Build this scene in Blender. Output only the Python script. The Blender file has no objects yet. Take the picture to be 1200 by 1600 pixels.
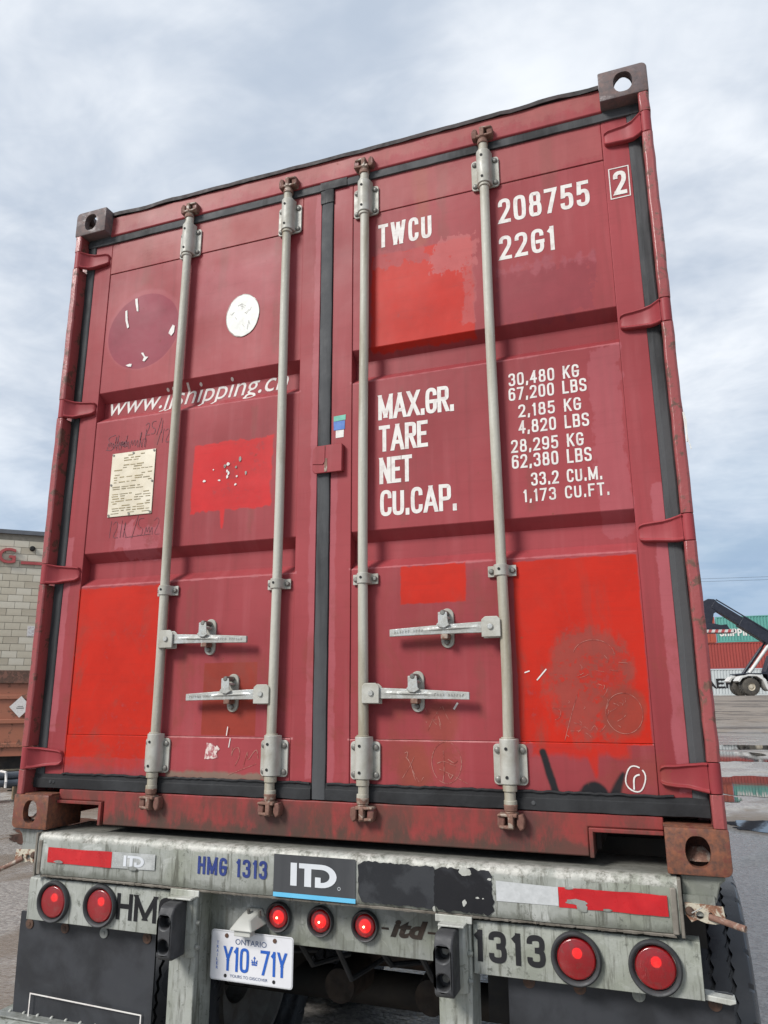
import bpy, bmesh, math, random
from mathutils import Vector, Matrix
R = math.radians
rnd = random.Random(7)
sc = bpy.context.scene
COL = sc.collection

# ------------------------------------------------------------------ camera, sky, sun, exposure
ZB = 1.24                                    # underside of the container above the yard
cam_d = bpy.data.cameras.new('Camera'); cam = bpy.data.objects.new('Camera', cam_d); COL.objects.link(cam)
sc.camera = cam
cam_d.sensor_fit = 'VERTICAL'; cam_d.sensor_height = 36.0; cam_d.lens = 1160.70 / 1600 * 36.0
cam_d.clip_start = 0.05; cam_d.clip_end = 3000
yaw, pitch, roll = R(19.848), R(13.906), R(-0.25)
fw = Vector((-math.sin(yaw) * math.cos(pitch), math.cos(yaw) * math.cos(pitch), math.sin(pitch)))
rt = Vector((math.cos(yaw), math.sin(yaw), 0)); up = rt.cross(fw)
rt2 = math.cos(roll) * rt + math.sin(roll) * up; up2 = -math.sin(roll) * rt + math.cos(roll) * up
cam.matrix_world = Matrix(((rt2.x, up2.x, -fw.x, 1.0811), (rt2.y, up2.y, -fw.y, -2.2976),
                           (rt2.z, up2.z, -fw.z, 0.467 + ZB), (0, 0, 0, 1)))
sc.render.resolution_x, sc.render.resolution_y = 768, 1024

SUN_EL, SUN_AZ = R(38), R(-147)              # azimuth from +y, clockwise positive (behind the camera, to the left)
sd = bpy.data.lights.new('Sun', 'SUN'); sd.energy = 2.1; sd.angle = R(18); sd.color = (1.0, 0.97, 0.93)
sun = bpy.data.objects.new('Sun', sd); COL.objects.link(sun)
sdir = Vector((math.sin(SUN_AZ) * math.cos(SUN_EL), math.cos(SUN_AZ) * math.cos(SUN_EL), math.sin(SUN_EL)))
sun.rotation_euler = sdir.to_track_quat('Z', 'Y').to_euler(); sun.location = (-6, -8, 12)

sc.view_settings.view_transform = 'Standard'; sc.view_settings.look = 'None'
sc.view_settings.exposure = 0.86; sc.view_settings.gamma = 1.0; sc.view_settings.use_curve_mapping = False
sc.render.engine = 'CYCLES'
sc.cycles.max_bounces = 5; sc.cycles.diffuse_bounces = 2; sc.cycles.glossy_bounces = 2; sc.cycles.transmission_bounces = 4


class NT:
    """small helper to write node trees as expressions"""
    def __init__(s, tree): s.t = tree; s.n = tree.nodes; s.l = tree.links
    def put(s, sock, v):
        if isinstance(v, bpy.types.NodeSocket): s.l.new(v, sock)
        elif v is not None:
            if isinstance(v, (tuple, list)) and len(v) == 3 and sock.type == 'RGBA': v = (*v, 1)
            sock.default_value = v
    def math(s, op, a, b=None, c=None, clamp=False):
        n = s.n.new('ShaderNodeMath'); n.operation = op; n.use_clamp = clamp
        for i, v in enumerate((a, b, c)):
            if v is not None: s.put(n.inputs[i], v)
        return n.outputs[0]
    def vmath(s, op, a, b=None):
        n = s.n.new('ShaderNodeVectorMath'); n.operation = op
        s.put(n.inputs[0], a)
        if b is not None: s.put(n.inputs[3 if op == 'SCALE' else 1], b)
        return n.outputs[0]
    def mix(s, f, a, b, blend='MIX'):
        n = s.n.new('ShaderNodeMix'); n.data_type = 'RGBA'; n.blend_type = blend; n.clamp_factor = True
        s.put(n.inputs['Factor'], f); s.put(n.inputs[6], a); s.put(n.inputs[7], b)
        return n.outputs[2]
    def noise(s, vec, scale, detail=4, rough=0.55, dist=0.0, col=False):
        n = s.n.new('ShaderNodeTexNoise'); s.put(n.inputs['Vector'], vec)
        n.inputs['Scale'].default_value = scale; n.inputs['Detail'].default_value = detail
        n.inputs['Roughness'].default_value = rough; n.inputs['Distortion'].default_value = dist
        return n.outputs[1 if col else 0]
    def voro(s, vec, scale, feature='F1', out=0, rnd_=1.0):
        n = s.n.new('ShaderNodeTexVoronoi'); n.feature = feature; s.put(n.inputs['Vector'], vec)
        n.inputs['Scale'].default_value = scale; n.inputs['Randomness'].default_value = rnd_
        return n.outputs[out]
    def rng(s, v, a, b, c=0.0, d=1.0, smooth=False):
        n = s.n.new('ShaderNodeMapRange'); n.interpolation_type = 'SMOOTHSTEP' if smooth else 'LINEAR'
        s.put(n.inputs[0], v)
        for i, q in enumerate((a, b, c, d)): s.put(n.inputs[1 + i], q)
        return n.outputs[0]
    def mapv(s, vec, scale=(1, 1, 1), loc=(0, 0, 0)):
        n = s.n.new('ShaderNodeMapping'); s.put(n.inputs[0], vec)
        n.inputs['Scale'].default_value = scale; n.inputs['Location'].default_value = loc
        return n.outputs[0]
    def coord(s, which='Object'): return s.n.new('ShaderNodeTexCoord').outputs[which]
    def sep(s, v):
        n = s.n.new('ShaderNodeSeparateXYZ'); s.put(n.inputs[0], v); return n.outputs
    def bump(s, h, strength=0.3, dist=0.01):
        n = s.n.new('ShaderNodeBump'); s.put(n.inputs['Strength'], strength)
        n.inputs['Distance'].default_value = dist; s.put(n.inputs['Height'], h); return n.outputs[0]


# ---- world: clear-sky texture seen through a broken overcast deck
w = bpy.data.worlds.new('World'); sc.world = w; w.use_nodes = True
t = NT(w.node_tree); t.n.clear()
sky = t.n.new('ShaderNodeTexSky'); sky.sky_type = 'NISHITA'; sky.sun_disc = False
sky.sun_elevation = SUN_EL; sky.sun_rotation = SUN_AZ; sky.air_density = 1.4; sky.dust_density = 1.5
dirv = t.coord('Generated')
dx, dy, dz = t.sep(dirv)
den = t.math('ADD', t.math('ABSOLUTE', dz), 0.16)
cx = t.math('DIVIDE', dx, den); cy = t.math('DIVIDE', dy, den)
cb = t.n.new('ShaderNodeCombineXYZ'); t.put(cb.inputs[0], cx); t.put(cb.inputs[1], cy)
cv = cb.outputs[0]
big = t.noise(cv, 0.75, 5, 0.55, 0.5); mid = t.noise(t.mapv(cv, (1, 1, 1), (4.2, 1.3, 0)), 2.3, 5, 0.58, 0.4)
dens = t.math('ADD', t.math('MULTIPLY', big, 0.62), t.math('MULTIPLY', mid, 0.38))
wisp = t.noise(t.mapv(cv, (1, 1.6, 1), (1.7, 8.3, 0)), 6.0, 6, 0.6, 0.8)
dens = t.math('ADD', dens, t.math('MULTIPLY', t.math('SUBTRACT', wisp, 0.5), 0.10))
shade = t.rng(dens, 0.395, 0.615, 0, 1, True)
low = t.rng(dz, 0.06, 0.38, 1, 0, True)
ccol = t.mix(shade, (3.9, 4.5, 5.4), (7.2, 7.5, 7.9))
ccol = t.mix(t.math('MULTIPLY', low, 0.80), ccol, (2.0, 3.2, 4.8))
cover = t.rng(t.noise(t.mapv(cv, (1, 1, 1), (9.1, 5.3, 0)), 0.9, 6, 0.6), 0.30, 0.50, 0.86, 0.98, True)
skyc = t.mix(cover, sky.outputs[0], ccol)
bg = t.n.new('ShaderNodeBackground'); t.put(bg.inputs[0], skyc); bg.inputs[1].default_value = 0.075
wo = t.n.new('ShaderNodeOutputWorld'); t.l.new(bg.outputs[0], wo.inputs[0])

# ------------------------------------------------------------------ mesh and object helpers
def tag(o, label, cat, group=None):
    o['label'] = label; o['category'] = cat
    if group: o['group'] = group
    return o

def empty(name, loc=(0, 0, 0), rz=0.0, label=None, cat=None, group=None):
    o = bpy.data.objects.new(name, None); COL.objects.link(o); o.empty_display_size = 0.2
    o.location = loc; o.rotation_euler = (0, 0, rz)
    if label: tag(o, label, cat, group)
    return o

def obj(name, bm, mat, parent=None, bevel=0.0, smooth=False, seg=2, angle=40):
    if isinstance(bm, bmesh.types.BMesh):
        bmesh.ops.recalc_face_normals(bm, faces=bm.faces)
        me = bpy.data.meshes.new(name); bm.to_mesh(me); bm.free()
    else: me = bm
    me.materials.clear(); me.materials.append(mat)
    o = bpy.data.objects.new(name, me); COL.objects.link(o)
    if parent: o.parent = parent
    if bevel:
        b = o.modifiers.new('bevel', 'BEVEL'); b.width = bevel; b.segments = seg; b.limit_method = 'ANGLE'; b.angle_limit = R(35)
        smooth = True
    if smooth:
        for p in me.polygons: p.use_smooth = True
        try: me.set_sharp_from_angle(angle=R(angle))
        except Exception: pass
    return o

def share(o, parent, loc=(0, 0, 0), rot=None, scale=None):
    c = o.copy(); COL.objects.link(c); c.parent = parent; c.location = loc
    if rot: c.rotation_euler = rot
    if scale: c.scale = scale
    return c

def B(): return bmesh.new()

def box(bm, x0, x1, y0, y1, z0, z1):
    v = [bm.verts.new(p) for p in ((x0, y0, z0), (x1, y0, z0), (x1, y1, z0), (x0, y1, z0), (x0, y0, z1), (x1, y0, z1), (x1, y1, z1), (x0, y1, z1))]
    for f in ((0, 3, 2, 1), (4, 5, 6, 7), (0, 1, 5, 4), (1, 2, 6, 5), (2, 3, 7, 6), (3, 0, 4, 7)): bm.faces.new([v[i] for i in f])
    return bm

def bx(*a): return box(B(), *a)

def tube(bm, p0, p1, r0, r1=None, n=16, caps=True):
    p0, p1 = Vector(p0), Vector(p1); r1 = r0 if r1 is None else r1
    d = (p1 - p0).normalized(); a = d.orthogonal().normalized(); b = d.cross(a)
    ra = []; rb = []
    for i in range(n):
        c, s = math.cos(2 * math.pi * i / n), math.sin(2 * math.pi * i / n); q = a * c + b * s
        ra.append(bm.verts.new(p0 + q * r0)); rb.append(bm.verts.new(p1 + q * r1))
    for i in range(n): bm.faces.new((ra[i], ra[(i + 1) % n], rb[(i + 1) % n], rb[i]))
    if caps:
        bm.faces.new(ra[::-1]); bm.faces.new(rb)
    return bm

def path_tube(bm, pts, r, n=8):
    pts = [Vector(p) for p in pts]; rings = []
    for i, p in enumerate(pts):
        d = (pts[min(i + 1, len(pts) - 1)] - pts[max(i - 1, 0)]).normalized()
        a = d.cross(Vector((0.13, 0.3, 1))).normalized(); b = d.cross(a)
        rings.append([bm.verts.new(p + (a * math.cos(2 * math.pi * k / n) + b * math.sin(2 * math.pi * k / n)) * r) for k in range(n)])
    for i in range(len(rings) - 1):
        for k in range(n): bm.faces.new((rings[i][k], rings[i][(k + 1) % n], rings[i + 1][(k + 1) % n], rings[i + 1][k]))
    bm.faces.new(rings[0][::-1]); bm.faces.new(rings[-1])
    return bm

def prism(bm, pts, y0, y1):
    """outline in (x, z), extruded along y"""
    a = [bm.verts.new((x, y0, z)) for x, z in pts]; b = [bm.verts.new((x, y1, z)) for x, z in pts]
    n = len(pts)
    bm.faces.new(a); bm.faces.new(b[::-1])
    for i in range(n): bm.faces.new((a[i], b[i], b[(i + 1) % n], a[(i + 1) % n]))
    return bm

def extr_x(bm, prof, x0, x1):
    """closed profile in (y, z), extruded along x"""
    a = [bm.verts.new((x0, y, z)) for y, z in prof]; b = [bm.verts.new((x1, y, z)) for y, z in prof]
    n = len(prof); bm.faces.new(a); bm.faces.new(b[::-1])
    for i in range(n): bm.faces.new((a[i], b[i], b[(i + 1) % n], a[(i + 1) % n]))
    return bm

def extr_z(bm, prof, z0, z1):
    a = [bm.verts.new((x, y, z0)) for x, y in prof]; b = [bm.verts.new((x, y, z1)) for x, y in prof]
    n = len(prof); bm.faces.new(a); bm.faces.new(b[::-1])
    for i in range(n): bm.faces.new((a[i], b[i], b[(i + 1) % n], a[(i + 1) % n]))
    return bm

def disc_y(bm, cx, cz, y0, y1, r, n=20):
    return tube(bm, (cx, y0, cz), (cx, y1, cz), r, n=n)

def lathe_y(bm, cx, cz, prof, n=40):
    """profile of (radius, y) turned about an axis along y"""
    rings = []
    for r, y in prof:
        if r < 1e-6: rings.append([bm.verts.new((cx, y, cz))] * n)
        else: rings.append([bm.verts.new((cx + r * math.cos(2 * math.pi * i / n), y, cz + r * math.sin(2 * math.pi * i / n))) for i in range(n)])
    for a, b in zip(rings, rings[1:]):
        for i in range(n):
            q = []
            for v in (a[i], a[(i + 1) % n], b[(i + 1) % n], b[i]):
                if v not in q: q.append(v)
            if len(q) > 2: bm.faces.new(q)
    return bm

def sheet(bm, pts, y):
    f = bm.faces.new([bm.verts.new((x, y, z)) for x, z in pts]); return bm

def ragged(x0, x1, z0, z1, amp, step=0.012, seed=1, rad=0.0):
    """outline of a rectangle with an uneven edge"""
    r_ = random.Random(seed); pts = []
    def run(ax, az, bx_, bz, nx, nz):
        L = math.hypot(bx_ - ax, bz - az); n = max(2, int(L / step)); o = 0
        for i in range(n):
            k = i / n; o = 0.55 * o + r_.uniform(-amp, amp); pts.append((ax + (bx_ - ax) * k + nx * o, az + (bz - az) * k + nz * o))
    q = rad
    run(x0 + q, z0, x1 - q, z0, 0, 1); run(x1, z0 + q, x1, z1 - q, 1, 0); run(x1 - q, z1, x0 + q, z1, 0, 1); run(x0, z1 - q, x0, z0 + q, 1, 0)
    return pts

def blob(cx, cz, rx, rz, amp=0.15, n=28, seed=1):
    r_ = random.Random(seed); o = 0; pts = []
    for i in range(n):
        o = 0.6 * o + r_.uniform(-amp, amp); a = 2 * math.pi * i / n
        pts.append((cx + rx * (1 + o) * math.cos(a), cz + rz * (1 + o) * math.sin(a)))
    return pts

def boolean_mesh(bm_a, cutters):
    """difference of closed meshes, as a new mesh"""
    tmp = []
    def mk(bm):
        bmesh.ops.recalc_face_normals(bm, faces=bm.faces)
        me = bpy.data.meshes.new('tmp'); bm.to_mesh(me); bm.free()
        o = bpy.data.objects.new('tmp', me); COL.objects.link(o); tmp.append(o); return o
    a = mk(bm_a)
    for c in cutters:
        m = a.modifiers.new('b', 'BOOLEAN'); m.operation = 'DIFFERENCE'; m.object = mk(c); m.solver = 'EXACT'
    bpy.context.view_layer.update()
    dg = bpy.context.evaluated_depsgraph_get()
    me = bpy.data.meshes.new_from_object(a.evaluated_get(dg))
    for o in tmp:
        md = o.data; bpy.data.objects.remove(o); bpy.data.meshes.remove(md)
    return me

# ---- lettering -----------------------------------------------------------------------------
def chaikin(p, closed, it=3):
    for _ in range(it):
        q = []; n = len(p)
        rngi = range(n if closed else n - 1)
        if not closed: q.append(p[0])
        for i in rngi:
            a, b = p[i], p[(i + 1) % n]
            q.append((a[0] * .75 + b[0] * .25, a[1] * .75 + b[1] * .25)); q.append((a[0] * .25 + b[0] * .75, a[1] * .25 + b[1] * .75))
        if not closed: q.append(p[-1])
        p = q
    return p

def stroke(bm, pts, wd, y, closed=False):
    """flat ribbon of constant width along a line in the (x, z) plane"""
    n = len(pts); L = []; Rr = []
    for i in range(n):
        if closed: a, b, c = pts[i - 1], pts[i], pts[(i + 1) % n]
        else: a, b, c = pts[max(i - 1, 0)], pts[i], pts[min(i + 1, n - 1)]
        d1 = Vector((b[0] - a[0], b[1] - a[1])); d2 = Vector((c[0] - b[0], c[1] - b[1]))
        if d1.length < 1e-9: d1 = d2
        if d2.length < 1e-9: d2 = d1
        d1.normalize(); d2.normalize()
        n1 = Vector((-d1.y, d1.x)); n2 = Vector((-d2.y, d2.x)); m = n1 + n2
        if m.length < 1e-6: m = n1
        m.normalize(); k = wd / 2 / max(0.45, m.dot(n1))
        L.append(bm.verts.new((b[0] + m.x * k, y, b[1] + m.y * k))); Rr.append(bm.verts.new((b[0] - m.x * k, y, b[1] - m.y * k)))
    for i in range(n if closed else n - 1):
        j = (i + 1) % n; bm.faces.new((L[i], L[j], Rr[j], Rr[i]))

# stroke alphabet: (relative width, [(points, closed, smooth)])
RR = [(.0, .22), (.0, .78), (.12, 1), (.88, 1), (1, .78), (1, .22), (.88, 0), (.12, 0)]
GL = {
 'T': (1, [([(0, 1), (1, 1)], 0, 0), ([(.5, 1), (.5, 0)], 0, 0)]), 'W': (1.75, [([(0, 1), (.24, 0), (.5, .95), (.76, 0), (1, 1)], 0, 0)]),
 'C': (1, [([(1, .7), (1, .9), (.75, 1), (.25, 1), (0, .85), (0, .15), (.25, 0), (.75, 0), (1, .1), (1, .3)], 0, 1)]),
 'U': (1, [([(0, 1), (0, .5), (0, .12), (.2, 0), (.8, 0), (1, .12), (1, .5), (1, 1)], 0, 1)]),
 'G': (1, [([(1, .72), (1, .9), (.75, 1), (.25, 1), (0, .85), (0, .15), (.25, 0), (.75, 0), (1, .12), (1, .3), (1, .46)], 0, 1), ([(.52, .46), (1.08, .46)], 0, 0)]),
 'M': (1.5, [([(0, 0), (0, 1), (.5, .08), (1, 1), (1, 0)], 0, 0)]), 'A': (1.3, [([(0, 0), (.5, 1), (1, 0)], 0, 0), ([(.2, .28), (.8, .28)], 0, 0)]),
 'X': (1.2, [([(0, 0), (1, 1)], 0, 0), ([(0, 1), (1, 0)], 0, 0)]),
 'R': (1, [([(0, 0), (0, 1)], 0, 0), ([(0, 1), (.6, 1), (1, .98), (1, .75), (1, .52), (.6, .5), (0, .5)], 0, 1), ([(.5, .5), (1, 0)], 0, 0)]),
 'P': (1, [([(0, 0), (0, 1)], 0, 0), ([(0, 1), (.6, 1), (1, .98), (1, .72), (1, .47), (.6, .45), (0, .45)], 0, 1)]),
 'E': (.9, [([(1, 1), (0, 1), (0, 0), (1, 0)], 0, 0), ([(0, .52), (.8, .52)], 0, 0)]), 'F': (.9, [([(1, 1), (0, 1), (0, 0)], 0, 0), ([(0, .52), (.8, .52)], 0, 0)]),
 'N': (1.15, [([(0, 0), (0, 1), (1, 0), (1, 1)], 0, 0)]), 'L': (.85, [([(0, 1), (0, 0), (1, 0)], 0, 0)]), 'I': (.1, [([(.5, 0), (.5, 1)], 0, 0)]),
 'K': (1, [([(0, 0), (0, 1)], 0, 0), ([(1, 1), (.05, .42)], 0, 0), ([(.35, .6), (1, 0)], 0, 0)]), 'H': (1, [([(0, 0), (0, 1)], 0, 0), ([(1, 0), (1, 1)], 0, 0), ([(0, .52), (1, .52)], 0, 0)]),
 'B': (1, [([(0, 0), (0, 1)], 0, 0), ([(0, 1), (.6, 1), (.95, .98), (.95, .77), (.95, .56), (.6, .53), (0, .53)], 0, 1), ([(0, .53), (.6, .53), (1, .5), (1, .26), (1, .02), (.6, 0), (0, 0)], 0, 1)]),
 'S': (1, [([(1, .74), (1, .92), (.75, 1), (.25, 1), (0, .92), (0, .6), (.3, .54), (.7, .48), (1, .4), (1, .08), (.75, 0), (.25, 0), (0, .08), (0, .26)], 0, 1)]),
 'Y': (1, [([(0, 1), (.5, .48), (1, 1)], 0, 0), ([(.5, .5), (.5, 0)], 0, 0)]),
 '0': (1, [(RR, 1, 1)]), '1': (.42, [([(-.15, .80), (.35, .90), (.75, .99)], 0, 1), ([(.75, 1.0), (.75, 0)], 0, 0)]),
 '2': (1, [([(0, .72), (0, .9), (.25, 1), (.75, 1), (1, .9), (1, .62), (.7, .42), (.1, .06)], 0, 1), ([(.02, 0), (1, 0)], 0, 0), ([(.25, .15), (.02, 0)], 0, 0)]),
 '3': (1, [([(0, .76), (0, .92), (.25, 1), (.75, 1), (.97, .9), (.97, .6), (.7, .53), (.4, .53)], 0, 1), ([(.4, .53), (.75, .53), (1, .44), (1, .1), (.75, 0), (.25, 0), (0, .08), (0, .26)], 0, 1)]),
 '4': (1, [([(.72, 0), (.72, 1), (.0, .3), (1.02, .3)], 0, 0)]), '5': (1, [([(.95, 1), (.12, 1), (.06, .55)], 0, 0), ([(.06, .52), (.3, .62), (.75, .62), (1, .5), (1, .12), (.75, 0), (.25, 0), (0, .08), (0, .24)], 0, 1)]),
 '6': (1, [([(0, .2), (0, .48), (.2, .6), (.8, .6), (1, .48), (1, .12), (.8, 0), (.2, 0), (0, .12)], 1, 1), ([(0, .3), (0, .6), (0, .85), (.2, 1), (.7, 1), (.95, .96), (1, .80)], 0, 1)]),
 '7': (1, [([(0, 1), (1, 1), (.3, 0)], 0, 0)]), '8': (1, [([(.5, 1), (.93, .98), (.93, .55), (.5, .53), (.07, .55), (.07, .98)], 1, 1), ([(.5, .53), (1, .5), (1, .02), (.5, 0), (0, .02), (0, .5)], 1, 1)]),
 '9': (1, [([(1, .8), (1, .52), (.8, .4), (.2, .4), (0, .52), (0, .88), (.2, 1), (.8, 1), (1, .88)], 1, 1), ([(1, .7), (1, .4), (1, .15), (.8, 0), (.3, 0), (.05, .04), (0, .20)], 0, 1)]),
 '.': (.12, [([(.5, -.02), (.5, .11)], 0, 0)]), ',': (.12, [([(.6, .11), (.1, -.1)], 0, 0)]), ' ': (.55, []),
}
def letters(name, text, x0, x1, z0, z1, y, mat, parent, wd=0.135, gap=0.4, yrel=0):
    """stencil-like painted lettering fitted into a box on a plane of constant y"""
    h = z1 - z0; t_ = wd * h
    rel = [GL[c][0] for c in text]; units = sum(rel) + gap * (len(text) - 1)
    u = (x1 - x0 - t_) / units
    bm = B(); x = x0 + t_ / 2; k = 0
    for c, r_ in zip(text, rel):
        for pts, cl, sm in GL[c][1]:
            P = [(x + px * r_ * u, z0 + t_ / 2 + pz * (h - t_)) for px, pz in pts]
            if sm:
                stroke(bm, chaikin(P, cl), t_, y - 0.00006 * (k % 6), cl); k += 1; continue
            for (ax, az), (bx2, bz) in zip(P, P[1:]):      # straight strokes: square ends, diagonals cut level
                yy = y - 0.00006 * (k % 6); k += 1
                if abs(bz - az) < 1e-6: sheet(bm, [(min(ax, bx2) - t_ / 2, az - t_ / 2), (max(ax, bx2) + t_ / 2, az - t_ / 2), (max(ax, bx2) + t_ / 2, az + t_ / 2), (min(ax, bx2) - t_ / 2, az + t_ / 2)], yy)
                else:
                    if az > bz: ax, az, bx2, bz = bx2, bz, ax, az
                    L_s = math.hypot(bx2 - ax, bz - az); hw = t_ / 2 * L_s / (bz - az); sl_ = (bx2 - ax) / (bz - az) * t_ / 2
                    hw = min(hw, t_ * 0.75)
                    if abs(sl_) < 1e-9: sl_ = 0
                    ex = sl_ if abs(bx2 - ax) / (bz - az) < 0.9 else sl_ * 0.4
                    sheet(bm, [(ax - hw - ex, az - t_ / 2), (ax + hw - ex, az - t_ / 2), (bx2 + hw + ex, bz + t_ / 2), (bx2 - hw + ex, bz + t_ / 2)], yy)
        x += (r_ + gap) * u
    return obj(name, bm, mat, parent)

def type_text(name, text, x0, x1, z0, z1, y, mat, parent, bold=0.0, shear=0.0, spacing=1.0, sidex=None, depth=0.0):
    """typeset lettering (built-in typeface) fitted into a box on a plane facing -y"""
    cu = bpy.data.curves.new('txt', 'FONT'); cu.body = text; cu.size = 1; cu.offset = bold; cu.shear = shear; cu.space_character = spacing
    cu.resolution_u = 4; cu.extrude = depth
    o = bpy.data.objects.new('txt', cu); COL.objects.link(o); bpy.context.view_layer.update()
    me = bpy.data.meshes.new_from_object(o.evaluated_get(bpy.context.evaluated_depsgraph_get()))
    bpy.data.objects.remove(o); bpy.data.curves.remove(cu)
    xs = [v.co.x for v in me.vertices]; ys = [v.co.y for v in me.vertices]
    a, b, c, d = min(xs), max(xs), min(ys), max(ys)
    for v in me.vertices:
        px = x0 + (v.co.x - a) / (b - a) * (x1 - x0); pz = z0 + (v.co.y - c) / (d - c) * (z1 - z0)
        v.co = (px, y - v.co.z, pz)
    me.name = name
    return obj(name, me, mat, parent)

# ------------------------------------------------------------------ materials
def principled(name):
    m = bpy.data.materials.new(name); m.use_nodes = True; q = NT(m.node_tree); q.n.clear()
    p = q.n.new('ShaderNodeBsdfPrincipled'); o = q.n.new('ShaderNodeOutputMaterial'); q.l.new(p.outputs[0], o.inputs[0])
    return m, q, p

def simple(name, c0, c1=None, rough=0.5, metal=0.0, scale=6.0, streak=False, bump=0.0, bscale=60.0, rvar=0.12, spec=0.35, lo=0.35, hi=0.65):
    m, q, p = principled(name); v = q.coord()
    c1 = c1 or tuple(x * 0.75 for x in c0)
    vv = q.mapv(v, (1, 1, 0.12)) if streak else v
    n = q.noise(vv, scale, 6, 0.6, 0.3)
    q.put(p.inputs['Base Color'], q.mix(q.rng(n, lo, hi), c0, c1))
    q.put(p.inputs['Roughness'], q.rng(q.noise(v, scale * 2.3, 4), 0.3, 0.7, rough - rvar, rough + rvar))
    p.inputs['Metallic'].default_value = metal; p.inputs['Specular IOR Level'].default_value = spec
    if bump: q.put(p.inputs['Normal'], q.bump(q.noise(v, bscale, 4), bump, 0.004))
    return m

RED = (0.46, 0.016, 0.005); RED2 = (0.50, 0.018, 0.020); BRN = (0.26, 0.035, 0.022); BLACK = (0.012, 0.012, 0.014)
MAROON = (0.308, 0.050, 0.057); MAROON_D = (0.225, 0.032, 0.037); MAROON_L = (0.39, 0.115, 0.124); RUST = (0.16, 0.055, 0.03)

def container_paint(name, masks=(), rust=0.3, low_grime=0.0, rough=0.50):
    """faded maroon enamel; masks = painted areas: (kind, geometry, colour, soft, wobble, scuff)"""
    m, q, p = principled(name); v = q.coord(); X, Y, Z_ = q.sep(v)
    big_ = q.noise(v, 1.6, 4, 0.5); col = q.mix(q.rng(big_, 0.35, 0.68), MAROON, MAROON_D)
    st = q.noise(q.mapv(v, (9, 1, 0.8)), 2.0, 5, 0.6)
    col = q.mix(q.rng(st, 0.52, 0.80, 0, 0.30), col, MAROON_L)
    st2 = q.noise(q.mapv(v, (15, 1, 0.55), (5.1, 0, 2.3)), 1.7, 5, 0.62)
    col = q.mix(q.rng(st2, 0.54, 0.74, 0, 0.40), col, (0.165, 0.030, 0.030))
    blot = q.noise(v, 7.0, 6, 0.65)
    col = q.mix(q.rng(blot, 0.60, 0.75, 0, 0.22), col, (0.20, 0.05, 0.055))
    wob = q.noise(v, 16.0, 5, 0.7); wob2 = q.noise(q.mapv(v, (26, 1, 6)), 1.0, 4, 0.6)
    fine = q.noise(v, 55.0, 4, 0.7)
    rgh = q.rng(q.noise(v, 3.1, 5), 0.3, 0.7, rough - 0.08, rough + 0.10)
    hgt = q.math('MULTIPLY', q.noise(v, 4.2, 3), 0.95)
    rub = q.noise(q.mapv(v, (3.0, 1, 2.0), (2.2, 0, 0.7)), 1.6, 7, 0.72, 0.9)
    rubf = q.math('MULTIPLY', q.rng(rub, 0.50, 0.68, 0, 0.65, True), q.rng(Z_, 0.95, 0.60)); rubbed = False
    for mk in list(masks) + [None]:
        if not rubbed and (mk is None or mk[2] == BLACK): col = q.mix(rubf, col, (0.215, 0.045, 0.034)); rubbed = True
        if mk is None: break
        kind, g, colr, soft, wb, scuff = mk
        wv = q.math('MULTIPLY', q.math('SUBTRACT', q.math('ADD', q.math('MULTIPLY', wob, 0.5), q.math('MULTIPLY', wob2, 0.5)), 0.5), wb * 4)
        if kind == 'box':
            x0, x1, z0, z1 = g
            dxx = q.math('SUBTRACT', q.math('ABSOLUTE', q.math('SUBTRACT', X, (x0 + x1) / 2)), (x1 - x0) / 2)
            dzz = q.math('SUBTRACT', q.math('ABSOLUTE', q.math('SUBTRACT', Z_, (z0 + z1) / 2)), (z1 - z0) / 2)
            d = q.math('MAXIMUM', dxx, dzz)
        elif kind == 'ell':
            cx_, cz_, rx, rz = g
            ex = q.math('DIVIDE', q.math('SUBTRACT', X, cx_), rx); ez = q.math('DIVIDE', q.math('SUBTRACT', Z_, cz_), rz)
            d = q.math('MULTIPLY', q.math('SUBTRACT', q.math('SQRT', q.math('ADD', q.math('MULTIPLY', ex, ex), q.math('MULTIPLY', ez, ez))), 1), min(rx, rz))
        else:                                                       # 'seg': thick line, radius r0 to r1
            ax, az, bx2, bz, r0, r1 = g
            L2 = (bx2 - ax) ** 2 + (bz - az) ** 2
            px = q.math('SUBTRACT', X, ax); pz = q.math('SUBTRACT', Z_, az)
            tt = q.math('DIVIDE', q.math('ADD', q.math('MULTIPLY', px, bx2 - ax), q.math('MULTIPLY', pz, bz - az)), L2, clamp=True)
            ux = q.math('SUBTRACT', px, q.math('MULTIPLY', tt, bx2 - ax)); uz = q.math('SUBTRACT', pz, q.math('MULTIPLY', tt, bz - az))
            d = q.math('SUBTRACT', q.math('SQRT', q.math('ADD', q.math('MULTIPLY', ux, ux), q.math('MULTIPLY', uz, uz))), q.rng(tt, 0, 1, r0, r1))
        if wb: d = q.math('ADD', d, wv)
        f = q.rng(d, -soft, soft, 1, 0, True)
        if scuff: f = q.math('MULTIPLY', f, q.rng(q.math('ADD', q.math('MULTIPLY', blot, 0.6), q.math('MULTIPLY', fine, 0.4)), 0.50 + 0.16 - scuff * 0.2, 0.56 + 0.16 - scuff * 0.2, 1, 1 - min(1, scuff), True))
        opac = 1.0
        if len(colr) == 4: opac = colr[3]; colr = colr[:3]
        if opac < 1: f = q.math('MULTIPLY', f, opac)
        tone = q.mix(q.rng(blot, 0.42, 0.70, 0, 0.45), colr, tuple(c * 0.62 for c in colr)) if max(colr) > 0.2 else colr
        col = q.mix(f, col, tone)
    col = q.mix(q.rng(q.noise(q.mapv(v, (1.5, 1, 30)), 3.0, 4, 0.6), 0.55, 0.8, 0, 0.16), col, (0.12, 0.02, 0.02))
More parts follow.
